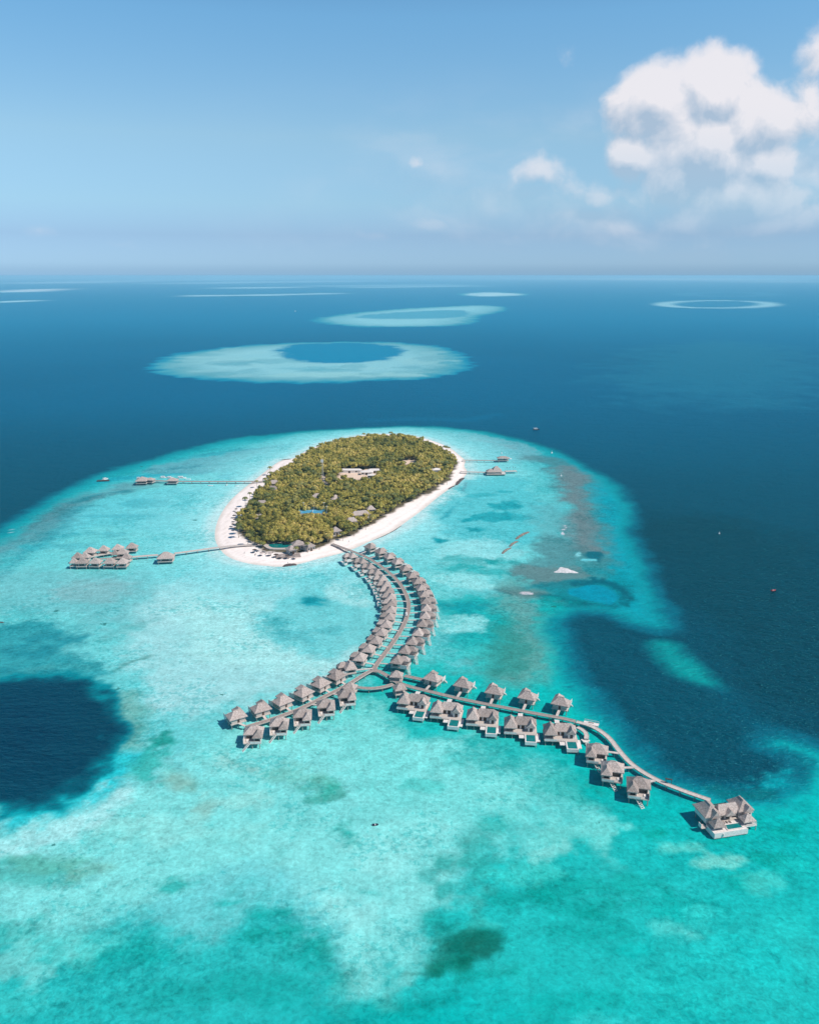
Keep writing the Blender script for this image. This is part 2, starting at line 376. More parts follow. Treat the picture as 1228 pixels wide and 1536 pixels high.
    line([(160,960),(190,945),(235,930)], (70,172,170), 2.2, 3, 0.6, 10, 4); line([(165,1005),(190,992),(220,983)], (40,128,120), 1.6, 2.2, 0.8, 8, 4)
    line([(330,1140),(380,1165)], (128,190,176), 4, 5, 0.5, 8, 5); line([(300,1220),(310,1214)], (128,178,160), 3, 3, 0.5, 8, 5)
    # --- west flat: coral-dark rim and mottled grass
    line([(-160,900),(-60,862),(0,826),(60,790),(110,762),(150,742),(205,728)], (84,146,152), 15, 12, 0.62, 14, 12)
    line([(-60,890),(0,856),(40,826),(90,790),(140,762)], (44,150,160), 9, 9, 0.6, 14, 16)
    line([(30,800),(80,772),(125,748),(200,737)], (62,126,132), 5, 6, 0.5, 10, 12)
    line([(155,722),(200,716),(240,712),(300,708)], (20,162,176), 9, 7, 0.75, 8, 6)
    line([(190,738),(150,740),(120,752)], (20,140,150), 4, 5, 0.6, 8, 8)
    poly([(200,706),(300,684),(400,667),(470,660),(440,678),(400,700),(330,712),(240,714)], (84,168,176), 12, 0.75, 14, 14)
    line([(230,705),(310,698),(380,690)], (34,140,152), 4, 5, 0.55, 12, 12); line([(260,690),(340,676),(420,668)], (34,150,164), 4, 5, 0.5, 12, 12)
    poly([(430,665),(520,650),(620,645),(720,652),(800,668),(800,690),(720,694),(690,684),(640,662),(560,655),(480,664)], (92,178,184), 10, 0.85, 12, 10)
    line([(560,648),(640,650),(700,660),(760,668)], (110,158,164), 7, 7, 0.5, 12, 14)
    line([(645,655),(700,664),(740,672)], (60,130,140), 3, 4, 0.5, 10, 10)
    poly([(210,735),(340,735),(322,770),(322,810),(240,800),(120,790),(60,820),(120,770)], (84,206,210), 16, 0.75, 18, 10)
    for (a,b,rx,ry) in ((240,755,60,5),(190,775,70,5),(290,742,40,4),(250,790,50,4),(150,800,60,4),(90,820,60,5),(260,772,40,3)): blob(a,b,rx,ry,(36,166,176),5,0.45,16,12)
    blob(338,715,13,3.4,(0,138,160),4,0.9,4,0)
    blob(298,780,8,1.6,(0,128,136),3,0.6,5,4)
    # --- rims of sand round the island
    for (o, c, s) in ((60,(112,220,220),30),(26,(136,230,228),14),(9,(176,236,232),6)):
        P = shoreW; sel3 = np.where((X > P[:,0].min()-o-s*2) & (X < P[:,0].max()+o+s*2) & (Y > P[:,1].min()-o-s*2) & (Y < P[:,1].max()+o+s*2))[0]
        dd = -sdf(X[sel3]+WX[sel3]*8, Y[sel3]+WY[sel3]*8, P); k = (1-sstep(o-s, o+s, dd))*0.8*S.mask[sel3]
        col[sel3] = col[sel3]*(1-k)[:,None] + lin(c)*k[:,None]
    # --- inner lagoon, west of the curved jetty
    poly([(372,930),(385,905),(430,885),(480,880),(560,880),(575,930),(560,970),(500,985),(440,985),(390,965)], (86,206,206), 12, 0.85, 16, 10)
    poly([(430,870),(500,850),(520,880),(470,895),(430,890)], (92,210,210), 10, 0.7, 14, 8)
    poly([(500,870),(550,880),(560,910),(520,905),(490,890)], (150,232,228), 8, 0.7, 10, 5)
    blob(467,902,22,7.5,(0,162,172),7,0.85,7,3); blob(465,900,12,4.5,(0,140,150),4,0.7,5,3)
    for (a,b,rx,ry) in ((420,945,28,6),(400,925,16,4),(450,958,20,4),(490,940,26,5)): blob(a,b,rx,ry,(50,176,180),4,0.5,14,12)
    # --- east lagoon
    poly([(700,720),(780,715),(820,730),(830,790),(760,840),(700,810),(640,790),(650,760),(690,735)], (66,198,202), 16, 0.8, 18, 12)
    for (a,b,rx,ry,s) in ((760,760,22,6,.8),(740,775,34,6,.75),(705,781,14,3.2,.9),(770,752,18,3,.6),(715,796,12,2.6,.8),(656,811,9,3.6,.95),(722,742,30,3,.4),(780,775,25,4,.5),(760,737,14,2.4,.6)):
        blob(a,b,rx,ry,(0,158,166),4,s,9,7)
    line([(688,750),(672,770),(662,778)], (20,158,170), 2, 3, 0.7, 6, 3); line([(702,724),(696,736)], (80,140,150), 1.6, 2, 0.6, 4, 2)
    poly([(650,820),(720,805),(800,825),(760,850),(690,842),(650,845)], (130,226,224), 12, 0.75, 12, 6)
    for (a,b,rx,ry,s) in ((700,840,50,6,.7),(760,842,30,5,.7),(690,852,30,4,.7),(730,858,40,5,.6),(790,868,24,5,.5)): blob(a,b,rx,ry,(0,168,166),6,s,12,9)
    poly([(650,860),(700,862),(750,876),(745,885),(690,880),(655,872)], (124,224,220), 8, 0.85, 8, 4)
    poly([(650,890),(760,885),(790,930),(780,1010),(700,1000),(655,950)], (0,176,172), 16, 0.85, 16, 10)
    blob(690,908,60,9,(0,152,158),9,0.7,14,8); poly([(650,925),(700,922),(735,932),(725,945),(680,950),(650,946)], (126,226,222), 7, 0.9, 8, 3)
    blob(700,975,40,16,(60,208,200),12,0.6,14,8)
    # --- east rim: clear outer band, grey-brown coral ridge, gullies
    line([(830,690),(880,705),(910,740),(925,790),(932,840),(950,885),(975,925)], (0,158,172), 22, 12, 0.85, 8, 6)
    line([(800,688),(838,696),(860,715),(872,745),(880,780),(885,815),(888,832)], (70,138,140), 17, 11, 0.82, 8, 14)
    line([(850,703),(866,735),(872,775),(874,805),(885,826)], (96,130,130), 10, 8, 0.75, 8, 12)
    line([(820,760),(832,800),(838,835),(830,855)], (80,176,178), 12, 12, 0.7, 12, 12)
    poly([(812,800),(860,812),(900,830),(905,856),(870,872),(840,872),(790,862),(775,850),(800,838)], (62,132,134), 12, 0.7, 12, 16)
    poly([(770,848),(820,850),(880,856),(860,868),(830,876),(800,866)], (86,130,128), 9, 0.65, 8, 14)
    line([(880,850),(910,862),(935,875)], (0,140,148), 7, 7, 0.6, 8, 8)
    poly([(800,880),(850,866),(905,866),(940,880),(945,900),(900,916),(850,908),(800,892),(740,884),(760,876)], (0,128,136), 8, 0.85, 8, 6)
    poly([(740,880),(830,895),(880,905),(930,905),(945,893),(950,905),(900,918),(840,908),(790,897)], (0,96,108), 4, 0.75, 6, 4)
    poly([(848,880),(870,868),(905,866),(938,880),(944,896),(930,905),(925,884),(900,874)], (0,96,112), 4, 0.8, 5, 3)
    poly([(848,889),(862,880),(880,876),(900,878),(918,885),(928,896),(918,907),(896,905),(866,897)], (0,150,172), 3, 1, 4, 1.5)
    
    poly([(880,829),(902,826),(905,838),(890,842),(878,838)], (0,106,120), 3, 0.9, 3, 2)
    poly([(871,838.5),(880,838),(896,839),(895,841.5),(872,842)], (90,214,220), 1.2, 1, 1.5, 0.5)
    poly([(861,834),(866,828.5),(872,829),(868,832.5),(872,834),(866,836)], (110,208,212), 1.2, 1, 1.5, 0.5)
    line([(780,875),(782,905),(798,930),(790,960),(778,985),(762,1008)], (92,160,150), 14, 12, 0.7, 12, 14)
    line([(775,890),(790,893),(800,890)], (84,128,126), 7, 5, 0.6, 6, 8); line([(758,930),(762,965),(750,1000)], (0,140,128), 8, 9, 0.55, 12, 14)
    poly([(800,900),(860,905),(845,930),(838,960),(846,1000),(820,1010),(800,960)], (0,176,170), 12, 0.7, 12, 8)
    # surf specks on the rims
    for (a,b,rx,ry) in ((849,789,3.2,1),(848,795,4,1.1),(846.5,800.5,3.2,1.6),(851,792,2,.7),(18,794,2.4,.8),(13,798,1.6,.7),(822,650,0,0)):
        if rx: blob(a,b,rx,ry,(196,218,224),0.5,0.9,3,1.2)
    poly([(782,889),(787,887.5),(795,889.5),(794,892),(784,891.5)], (190,212,216), 0.5, 0.85, 3, 1.5)
    # --- tail and lens-shaped shoals in the channel
    LR = [(-9,(0,70,90)),(-2,(0,98,110)),(4,(0,138,140)),(12,(10,160,158))]
    poly([(979,962),(1000,964),(1023,989),(1056,1010),(1084,1034),(1056,1032),(1023,1019),(999,1004),(986,984)], None, 6, 1, 6, 3, False, True, 2, LR)
    line([(1085,1040),(1110,1065),(1150,1105)], (0,82,104), 5, 7, 0.5, 6, 3, False)
    line([(1142,1112),(1172,1108),(1228,1142)], (0,176,176), 8, 8, 0.6, 6, 3)
    poly([(1150,1166),(1195,1160),(1194,1178),(1168,1186),(1130,1186)], (0,158,168), 8, 0.85, 5, 2, False)
    line([(1195,1140),(1208,1158),(1204,1172)], (0,92,110), 4, 5, 0.75, 5, 3, False)
    line([(1075,1180),(1110,1186),(1150,1188)], (0,108,112), 3, 3.5, 0.7, 6, 6, False)
    # --- under and around the right spur
    poly([(640,1060),(720,1085),(800,1110),(870,1120),(850,1150),(760,1130),(680,1100),(620,1080)], (0,190,184), 8, 0.6, 12, 6)
    poly([(700,1130),(760,1125),(800,1140),(760,1165),(700,1160)], (0,180,172), 7, 0.55, 14, 12)
    poly([(700,1195),(760,1180),(800,1200),(780,1222),(720,1218)], (112,226,216), 7, 0.5, 12, 10)
    # --- foreground mottling
    for (a,b,rx,ry,c,s) in (
        (694,1418,44,22,(0,116,98),.62),(668,1436,26,10,(0,120,100),.5),(722,1424,26,13,(0,96,80),.5),(690,1405,20,9,(0,100,84),.5),(650,1446,14,5,(0,110,94),.5),
        (735,1460,50,7,(0,160,146),.5),(765,1345,40,16,(0,150,138),.55),(830,1330,50,20,(0,160,146),.5),(860,1360,40,14,(0,158,146),.45),
        (880,1400,60,20,(0,162,150),.4),(690,1290,36,18,(0,160,150),.6),(700,1260,22,14,(0,156,146),.5),(660,1318,18,10,(0,160,152),.6),(620,1305,14,9,(0,166,158),.55),
        (735,1235,22,8,(0,172,160),.45),(650,1372,22,12,(0,166,156),.6),(440,1420,56,18,(0,160,146),.6),(420,1385,30,12,(0,170,158),.5),(478,1450,46,14,(0,160,150),.5),
        (400,1480,60,12,(0,158,148),.45),(280,1500,60,10,(0,156,146),.4),(590,1500,60,12,(0,160,150),.45),(520,1520,40,10,(0,150,144),.35),(640,1490,40,7,(0,146,138),.4),
        (200,1430,60,14,(0,172,160),.45),(60,1300,70,12,(10,170,158),.5),(90,1285,40,7,(80,180,160),.5),(150,1295,30,6,(100,186,168),.5),(30,1370,50,16,(0,176,166),.5),
        (280,1320,32,9,(0,180,170),.65),(300,1305,14,5,(0,172,162),.6),(345,1362,14,5,(0,176,166),.5),
        (478,1180,26,9,(40,170,150),.5),(500,1195,14,10,(30,160,140),.55),(470,1200,12,6,(30,158,140),.5),(512,1245,12,8,(0,168,156),.6),(525,1265,12,12,(0,176,164),.5),
        (440,1165,36,10,(90,184,164),.4),(545,1330,9,6,(0,176,168),.5),(460,1310,12,5,(0,180,170),.5),(510,1420,10,6,(0,150,140),.4),
        (900,1370,30,10,(0,150,136),.4),(950,1440,20,9,(0,196,186),.4),(1130,1285,22,10,(0,160,144),.5),(1100,1320,30,8,(0,172,158),.5),(980,1245,18,6,(0,170,152),.55),
        (1080,1260,20,6,(0,170,156),.5),(870,1500,60,12,(0,172,160),.4),(820,1530,40,10,(0,160,150),.4),(1170,1240,22,8,(0,176,160),.5),
        (850,1180,50,16,(0,176,164),.4),(640,1180,30,8,(0,190,178),.4),(1010,1360,70,16,(0,178,166),.45),(930,1330,50,14,(0,168,154),.5)):
        pm = (b-YH)*CP/H; rm = min(rx, ry*2)/pm; blob(a,b,rx*1.1,ry*1.1,c,rm*0.75+1,min(1,s*1.15),8,rm*1.15)
    for (a,b,rx,ry,c,s) in (
        (520,1360,46,26,(128,230,222),.7),(545,1400,40,14,(110,226,218),.6),(560,1280,40,22,(128,232,224),.6),(620,1240,50,16,(124,230,222),.5),(720,1385,20,6,(60,206,194),.4),
        (120,1410,60,18,(80,214,204),.5),(40,1430,50,22,(110,220,212),.5),(30,1490,40,18,(60,208,200),.4),
        (770,1300,60,12,(60,214,202),.5),(860,1250,50,14,(96,222,210),.5),(900,1240,40,10,(96,222,212),.5),(830,1275,30,10,(120,228,216),.5),
        (1060,1290,30,7,(110,222,206),.6),(1020,1268,20,6,(80,214,200),.6),(1000,1405,30,9,(80,216,206),.55),(1055,1375,24,16,(50,214,204),.55),(1130,1320,30,10,(70,214,202),.5),
        (1050,1440,40,14,(30,206,198),.5),(1150,1450,50,24,(20,206,198),.5),(960,1480,50,14,(30,208,198),.5),(1040,1510,60,14,(30,208,198),.5),(900,1530,50,10,(50,212,204),.5),
        (1180,1380,40,12,(30,208,198),.5),(1180,1300,30,12,(20,204,192),.5),(240,1240,80,14,(130,226,216),.5),(360,1250,60,16,(120,226,216),.5),(350,1200,50,12,(136,224,212),.5)):
        pm = (b-YH)*CP/H; rm = min(rx, ry*2)/pm; blob(a,b,rx*1.1,ry*1.1,c,rm*0.5+1.5,min(1,s*1.1),9,rm*0.8)
    # general cloudiness of the sand and weed
    inL = S.mask
    n1 = fbm(X, Y, 26, 2, 6, 0.62); n2 = fbm(X, Y, 5.0, 4, 3, 0.6)
    near = np.clip(1.2 - dist/1500, 0.25, 1)
    k = np.clip((n1 - 0.02)*3.0, 0, 1)*0.42*inL*near
    col = col*(1-k)[:,None] + (col*np.array([0.45,0.80,0.80]))*k[:,None]
    k = np.clip((-n1 - 0.03)*3.0, 0, 1)*0.30*inL*near
    k = k*np.clip(col[:,0]*5, 0.12, 1); col = col*(1-k)[:,None] + (col*0.82+np.array([0.13,0.16,0.15]))*k[:,None]
    patch = fbm(X, Y, 90, 3, 3)
    k = np.clip((n2 - 0.10 + patch*0.25)*5, 0, 1)*0.34*inL*near
    col = col*(1-k)[:,None] + (col*np.array([0.40,0.74,0.74]))*k[:,None]
    lg = inL[:,None]; col = col*(1-lg) + (col*np.array([1.10,0.84,0.88]) + np.array([0.012,0,0])*(col[:,:1] > 0.05))*lg
    me = bpy.data.meshes.new('sea'); n = nx*ny
    me.vertices.add(n); co = np.zeros((n, 3), np.float32); co[:,0] = X; co[:,1] = Y; me.vertices.foreach_set('co', co.ravel())
    i = (np.arange(ny-1)[:,None]*nx + np.arange(nx-1)[None,:]).ravel()
    q = np.stack([i, i+1, i+nx+1, i+nx], 1).astype(np.int32)
    me.loops.add(q.size); me.loops.foreach_set('vertex_index', q.ravel())
    me.polygons.add(len(q)); me.polygons.foreach_set('loop_start', np.arange(0, q.size, 4, dtype=np.int32))
    me.polygons.foreach_set('loop_total', np.full(len(q), 4, np.int32))
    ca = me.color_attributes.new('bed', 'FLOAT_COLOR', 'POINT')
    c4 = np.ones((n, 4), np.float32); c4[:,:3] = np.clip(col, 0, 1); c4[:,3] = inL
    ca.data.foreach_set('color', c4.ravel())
    me.update(calc_edges=True); me.validate()
    o = bpy.data.objects.new('sea', me); C.objects.link(o); o['kind'] = 'structure'
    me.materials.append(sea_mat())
    return o

def sea_mat():
    m = bpy.data.materials.new('sea_water'); t = nt(m); n = t.nodes; p = n['Principled BSDF']; L = t.links
    
    at_ = n.new('ShaderNodeAttribute'); at_.attribute_name = 'bed'
    g = n.new('ShaderNodeNewGeometry')
    def noise(sc, det=3, vec=None, rough=0.55, dist=0.0):
        q = n.new('ShaderNodeTexNoise'); q.inputs['Scale'].default_value = sc; q.inputs['Detail'].default_value = det
        q.inputs['Roughness'].default_value = rough; q.inputs['Distortion'].default_value = dist
        L.new(vec or g.outputs['Position'], q.inputs['Vector']); return q.outputs['Fac']
    def mth(op, a, b, clamp=False):
        k = n.new('ShaderNodeMath'); k.operation = op; k.use_clamp = clamp
        for i, v in enumerate((a, b)):
            if isinstance(v, (int, float)): k.inputs[i].default_value = v
            else: L.new(v, k.inputs[i])
        return k.outputs[0]
    # fine mottling of the bed seen through shallow water: bright sand grain + dark weed flecks
    a = noise(0.55, 5, rough=0.72, dist=0.5); b = noise(0.14, 4, rough=0.65)
    mix = mth('ADD', mth('MULTIPLY', mth('SUBTRACT', a, 0.5), 1.3), mth('MULTIPLY', mth('SUBTRACT', b, 0.5), 0.8))
    amp = mth('ADD', 0.35, mth('MULTIPLY', noise(0.012, 3), 1.3)); mix = mth('MULTIPLY', mth('MULTIPLY', mix, amp), at_.outputs['Alpha'])
    fac = mth('ADD', 1.0, mix)
    sc = n.new('ShaderNodeVectorMath'); sc.operation = 'SCALE'; L.new(at_.outputs['Color'], sc.inputs[0]); L.new(fac, sc.inputs['Scale'])
    # seagrass and rubble: crisp-edged dark tufts where the coarse noise allows them
    g1 = noise(0.33, 6, rough=0.68, dist=0.4); g2 = noise(0.018, 3, rough=0.6)
    gm = mth('MULTIPLY', mth('SUBTRACT', mth('ADD', g1, mth('MULTIPLY', mth('SUBTRACT', g2, 0.5), 0.9)), 0.575), 18.0, True)
    gm = mth('MULTIPLY', gm, mth('MULTIPLY', at_.outputs['Alpha'], 0.55))
    gx = n.new('ShaderNodeMix'); gx.data_type = 'RGBA'; gx.blend_type = 'MULTIPLY'; L.new(gm, gx.inputs[0]); L.new(sc.outputs[0], gx.inputs[6]); gx.inputs[7].default_value = (0.25, 0.70, 0.72, 1)
    # scattered coral heads
    v = n.new('ShaderNodeTexVoronoi'); v.inputs['Scale'].default_value = 0.055; L.new(g.outputs['Position'], v.inputs['Vector'])
    dist = mth('ADD', v.outputs['Distance'], mth('MULTIPLY', mth('SUBTRACT', a, 0.5), 0.25))
    sepc = n.new('ShaderNodeSeparateColor'); L.new(v.outputs['Color'], sepc.inputs[0])
    rad = mth('MULTIPLY', mth('SUBTRACT', sepc.outputs[0], 0.80, True), 0.7)
    head = mth('MULTIPLY', mth('MULTIPLY', mth('SUBTRACT', rad, dist), 30.0, True), mth('MULTIPLY', at_.outputs['Alpha'], 0.75))
    head = mth('MINIMUM', mth('MAXIMUM', head, 0), 0.8)
    hm = n.new('ShaderNodeMix'); hm.data_type = 'RGBA'; L.new(head, hm.inputs[0]); L.new(gx.outputs[2], hm.inputs[6]); hm.inputs[7].default_value = (0.01, 0.14, 0.13, 1)
    df = n.new('ShaderNodeBsdfDiffuse'); L.new(hm.outputs[2], df.inputs['Color'])
    # wind ripples
    mp = n.new('ShaderNodeMapping'); mp.inputs['Scale'].default_value = (0.45, 1.0, 1.0); mp.inputs['Rotation'].default_value = (0, 0, 0.18); L.new(g.outputs['Position'], mp.inputs[0])
    w1 = noise(0.42, 3, mp.outputs[0], 0.6); w2 = noise(0.07, 2, mp.outputs[0], 0.5)
    hgt = mth('ADD', w1, mth('MULTIPLY', w2, 1.5))
    bp = n.new('ShaderNodeBump'); bp.inputs['Strength'].default_value = 1.0; L.new(mth('SUBTRACT', 2.2, mth('MULTIPLY', at_.outputs['Alpha'], 1.95)), bp.inputs['Distance'])
    L.new(hgt, bp.inputs['Height']); L.new(bp.outputs[0], df.inputs['Normal'])
    gl = n.new('ShaderNodeBsdfGlossy'); gl.inputs['Roughness'].default_value = 0.16; gl.inputs['Color'].default_value = (0.12, 0.75, 0.85, 1); L.new(bp.outputs[0], gl.inputs['Normal'])
    fr = n.new('ShaderNodeFresnel'); fr.inputs['IOR'].default_value = 1.33; L.new(bp.outputs[0], fr.inputs['Normal'])
    ms = n.new('ShaderNodeMixShader'); L.new(mth('MULTIPLY', fr.outputs[0], mth('SUBTRACT', 0.42, mth('MULTIPLY', at_.outputs['Alpha'], 0.24))), ms.inputs[0]); L.new(df.outputs[0], ms.inputs[1]); L.new(gl.outputs[0], ms.inputs[2])
    n.remove(p); L.new(ms.outputs[0], n['Material Output'].inputs['Surface'])
    return m
build_sea()

# ------------------------------------------------------------------ island ground
CLEAR = [[(478,716),(484,712),(492,718),(492,731),(484,732)],
         [(500,720),(510,714),(512,706),(540,705),(548,704),(566,704),(566,712),(552,716),(545,716),(538,720),(520,720),(508,724)],
         [(602,690),(624,690),(628,697),(604,697)]]
def island_ground():
    P = shoreW; x0, y0 = P.min(0) - 12; x1, y1 = P.max(0) + 12; st = 2.6
    xs = np.arange(x0, x1, st); ys = np.arange(y0, y1, st); X, Y = np.meshgrid(xs, ys); nx, ny = len(xs), len(ys)
    X = X.ravel(); Y = Y.ravel()
    d = sdf(X, Y, P); dw = sdf(X, Y, woodW) + fbm(X, Y, 10, 1, 3)*10
    Z = np.clip(d*0.075, -0.9, 0.9) + np.clip((d-12)*0.03, 0, 0.8) + np.where(d > 4, fbm(X, Y, 8, 2, 3)*0.25, 0)
    dry = lin((243,234,230)); wet = lin((214,205,198)); soil = np.array([0.10,0.085,0.05])
    col = dry[None,:]*np.ones((X.size,1))
    k = (1-sstep(0.5, 5, d + fbm(X,Y,12,3,3)*5))[:,None]; col = col*(1-k) + wet*k
    # strand lines of weed
    k = (np.exp(-((d-9-fbm(X,Y,40,4,3)*7)/0.9)**2)*0.25)[:,None]; col = col*(1-k) + lin((180,165,155))*k
    k = sstep(-1, 2, dw)[:,None]; col = col*(1-k) + soil*k
    for q in CLEAR:
        Q = chaikin(W(q, 1.5), 1); k = sstep(-4, 2, sdf(X, Y, Q))[:,None]; col = col*(1-k) + lin((222,200,182))*k
    col *= (1 + fbm(X,Y,5,5,3)*0.12)[:,None]
    keep = d > -9
    idx = -np.ones(X.size, int); idx[keep] = np.arange(keep.sum())
    i = (np.arange(ny-1)[:,None]*nx + np.arange(nx-1)[None,:]).ravel(); q = np.stack([i,i+1,i+nx+1,i+nx],1); q = q[keep[q].all(1)]
    me = bpy.data.meshes.new('sand_beach'); me.from_pydata(np.stack([X,Y,Z],1)[keep].tolist(), [], idx[q].tolist())
    ca = me.color_attributes.new('sand', 'FLOAT_COLOR', 'POINT'); c4 = np.ones((keep.sum(),4),np.float32); c4[:,:3] = np.clip(col[keep],0,1); ca.data.foreach_set('color', c4.ravel())
    me.polygons.foreach_set('use_smooth', [True]*len(me.polygons))
    m = bpy.data.materials.new('island_sand'); t = nt(m); n = t.nodes; p = n['Principled BSDF']; p.inputs['Roughness'].default_value = 0.95; p.inputs['Specular IOR Level'].default_value = 0.1
    a = n.new('ShaderNodeAttribute'); a.attribute_name = 'sand'; g = n.new('ShaderNodeNewGeometry')
    no = n.new('ShaderNodeTexNoise'); no.inputs['Scale'].default_value = 0.5; no.inputs['Detail'].default_value = 5; t.links.new(g.outputs['Position'], no.inputs['Vector'])
    mr = n.new('ShaderNodeMapRange'); mr.inputs['To Min'].default_value = 0.86; mr.inputs['To Max'].default_value = 1.1; t.links.new(no.outputs['Fac'], mr.inputs[0])
    s = n.new('ShaderNodeVectorMath'); s.operation = 'SCALE'; t.links.new(a.outputs['Color'], s.inputs[0]); t.links.new(mr.outputs[0], s.inputs['Scale']); t.links.new(s.outputs[0], p.inputs['Base Color'])
    me.materials.append(m); o = bpy.data.objects.new('sand_beach', me); C.objects.link(o); o['kind'] = 'structure'
island_ground()
def gz(x, y):
    d = float(sdf(np.array([x]), np.array([y]), shoreW)[0])
    return min(max(d*0.075, -0.9), 0.9) + min(max((d-12)*0.03, 0), 0.8)

# ------------------------------------------------------------------ boardwalks
def resample(P, step):
    P = np.array(P, float); d = np.r_[0, np.cumsum(np.hypot(*(P[1:]-P[:-1]).T))]
    n = max(2, int(round(d[-1]/step))+1); s = np.linspace(0, d[-1], n)
    return np.stack([np.interp(s, d, P[:,0]), np.interp(s, d, P[:,1])], 1)
def boardwalk(name, px, w, label, m='board', z=2.2, rail=True, group=None, step=2.5, tre=6.0, world=None, cat='boardwalk', edge='deck'):
    P = chaikin(W(px, z) if world is None else np.array(world), 2, False); R = resample(P, step)
    T = np.gradient(R, axis=0); T /= np.hypot(T[:,0], T[:,1])[:,None]; N = np.stack([-T[:,1], T[:,0]], 1)
    o = empty(name, R[0][0], R[0][1], z); ox, oy = R[0]
    def strip(a, b, z0, z1):
        mb = MB(); A = R + N*a - (ox, oy); B = R + N*b - (ox, oy); n = len(R)
        for i in range(n): mb.v += [(A[i][0],A[i][1],z1),(B[i][0],B[i][1],z1),(B[i][0],B[i][1],z0),(A[i][0],A[i][1],z0)]
        for i in range(n-1):
            q = 4*i
            for k in range(4): mb.f.append((q+k, q+4+k, q+4+(k+1)%4, q+(k+1)%4))
        mb.f += [(0,1,2,3),(4*n-1,4*n-2,4*n-3,4*n-4)]
        return mb
    strip(-w/2, w/2, -0.25, 0).build('planking', m, o)
    if rail:
        strip(-w/2-0.14, -w/2-0.003, -0.3, 0.14).build('kerb_beam', edge, o); strip(w/2+0.003, w/2+0.14, -0.3, 0.14).build('kerb_beam', edge, o)
    Q = resample(P, tre); proto = None
    T2 = np.gradient(Q, axis=0)
    for k in range(len(Q)):
        a = math.atan2(T2[k][1], T2[k][0]); loc = (Q[k][0]-ox, Q[k][1]-oy, 0)
        if proto is None:
            mb = MB()
            for sgn in (-1, 1): mb.cyl(0, sgn*(w/2-0.25), -z-0.8, -0.45, 0.17, 6)
            mb.box(-0.15, 0.15, -w/2, w/2, -0.5, -0.252)
            proto = mb.build('trestle', 'post', o); c = proto
        else: c = proto.copy(); C.objects.link(c); c.parent = o
        c.location = loc; c.rotation_euler[2] = a
    tag(o, label, cat, group); return P
ARC = [(498,815.5),(512.6,821),(529,827),(545,833),(561,842),(578,854),(594,868),(605,883),(612,899),(613.3,911),(609.5,929),(600.5,946.6),(589,964.5),(578,979),(568,992),(561.5,1002)]
arcP = boardwalk('jetty', ARC, 2.2, 'long curved timber jetty from the beach between two rows of thatched villas')
LS = [(557.5,1005.5),(545.6,1011.5),(526,1024.5),(511,1032.5),(500,1038),(481,1047.5),(452.6,1062),(425.7,1072.5),(400.6,1081),(370,1090)]
lsP = boardwalk('jetty', LS, 2.1, 'straight timber jetty running to the lower left between twelve thatched villas')
RL = [(566,1005.5),(580,1013),(591,1021),(596,1023.5)]
boardwalk('boardwalk', RL, 2.2, 'short dark boardwalk closing the right side of the triangular lagoon at the junction')
boardwalk('boardwalk', [(534,1030.5),(545.6,1032.3),(561.6,1032.6),(577.5,1030),(590,1026)], 2.0, 'curved boardwalk closing the front of the triangular lagoon at the junction')
RS_ = [(599,1024.5),(615,1030.5),(651,1038.8),(671,1044),(712,1053),(765,1063),(809,1071.5),(842,1077),(862,1082)]
rsP = boardwalk('jetty', RS_, 2.2, 'timber jetty running right between small villas and the big pool villas')
TL = [(864,1082.6),(878,1086),(890,1090.5),(903,1098),(916,1109.5),(922.5,1118.7),(931.7,1130.4),(943.4,1143.4),(957.7,1154.4),(977,1166),(995.5,1175),(1016,1183),(1036,1190.5),(1054,1196.5),(1064,1200)]
tlP = boardwalk('jetty', TL, 2.1, 'pale winding jetty along the deep channel out to the large residence', m='boardpale')
boardwalk('boardwalk', [(606,1013.5),(622,1017),(636,1020)], 2.4, 'short service boardwalk behind the upper junction pavilion')
boardwalk('boardwalk', [(865,1090.5),(875.4,1095.5),(880,1102),(879,1108)], 1.8, 'hooked narrow boardwalk beside the last big pool villa', m='boardpale')
# the fan-shaped junction deck
mb = MB(); J = [(563.8,998.5),(566.5,1004),(573,1009),(565,1008.4),(558.5,1007.6),(550.5,1010.3),(557,1004.5),(560.4,999.4)]
Jw = [at(x, y, 2.2) for x, y in J]; n = len(Jw)
mb.v = [(x, y, 2.204) for x, y in Jw] + [(x, y, 1.9) for x, y in Jw]; mb.f = [tuple(range(n)), tuple(range(2*n-1, n-1, -1))] + [(i, n+i, n+(i+1)%n, (i+1)%n) for i in range(n)]
o = mb.build('junction_deck', 'board'); tag(o, 'fan shaped timber deck where the curved jetty splits into two', 'deck')

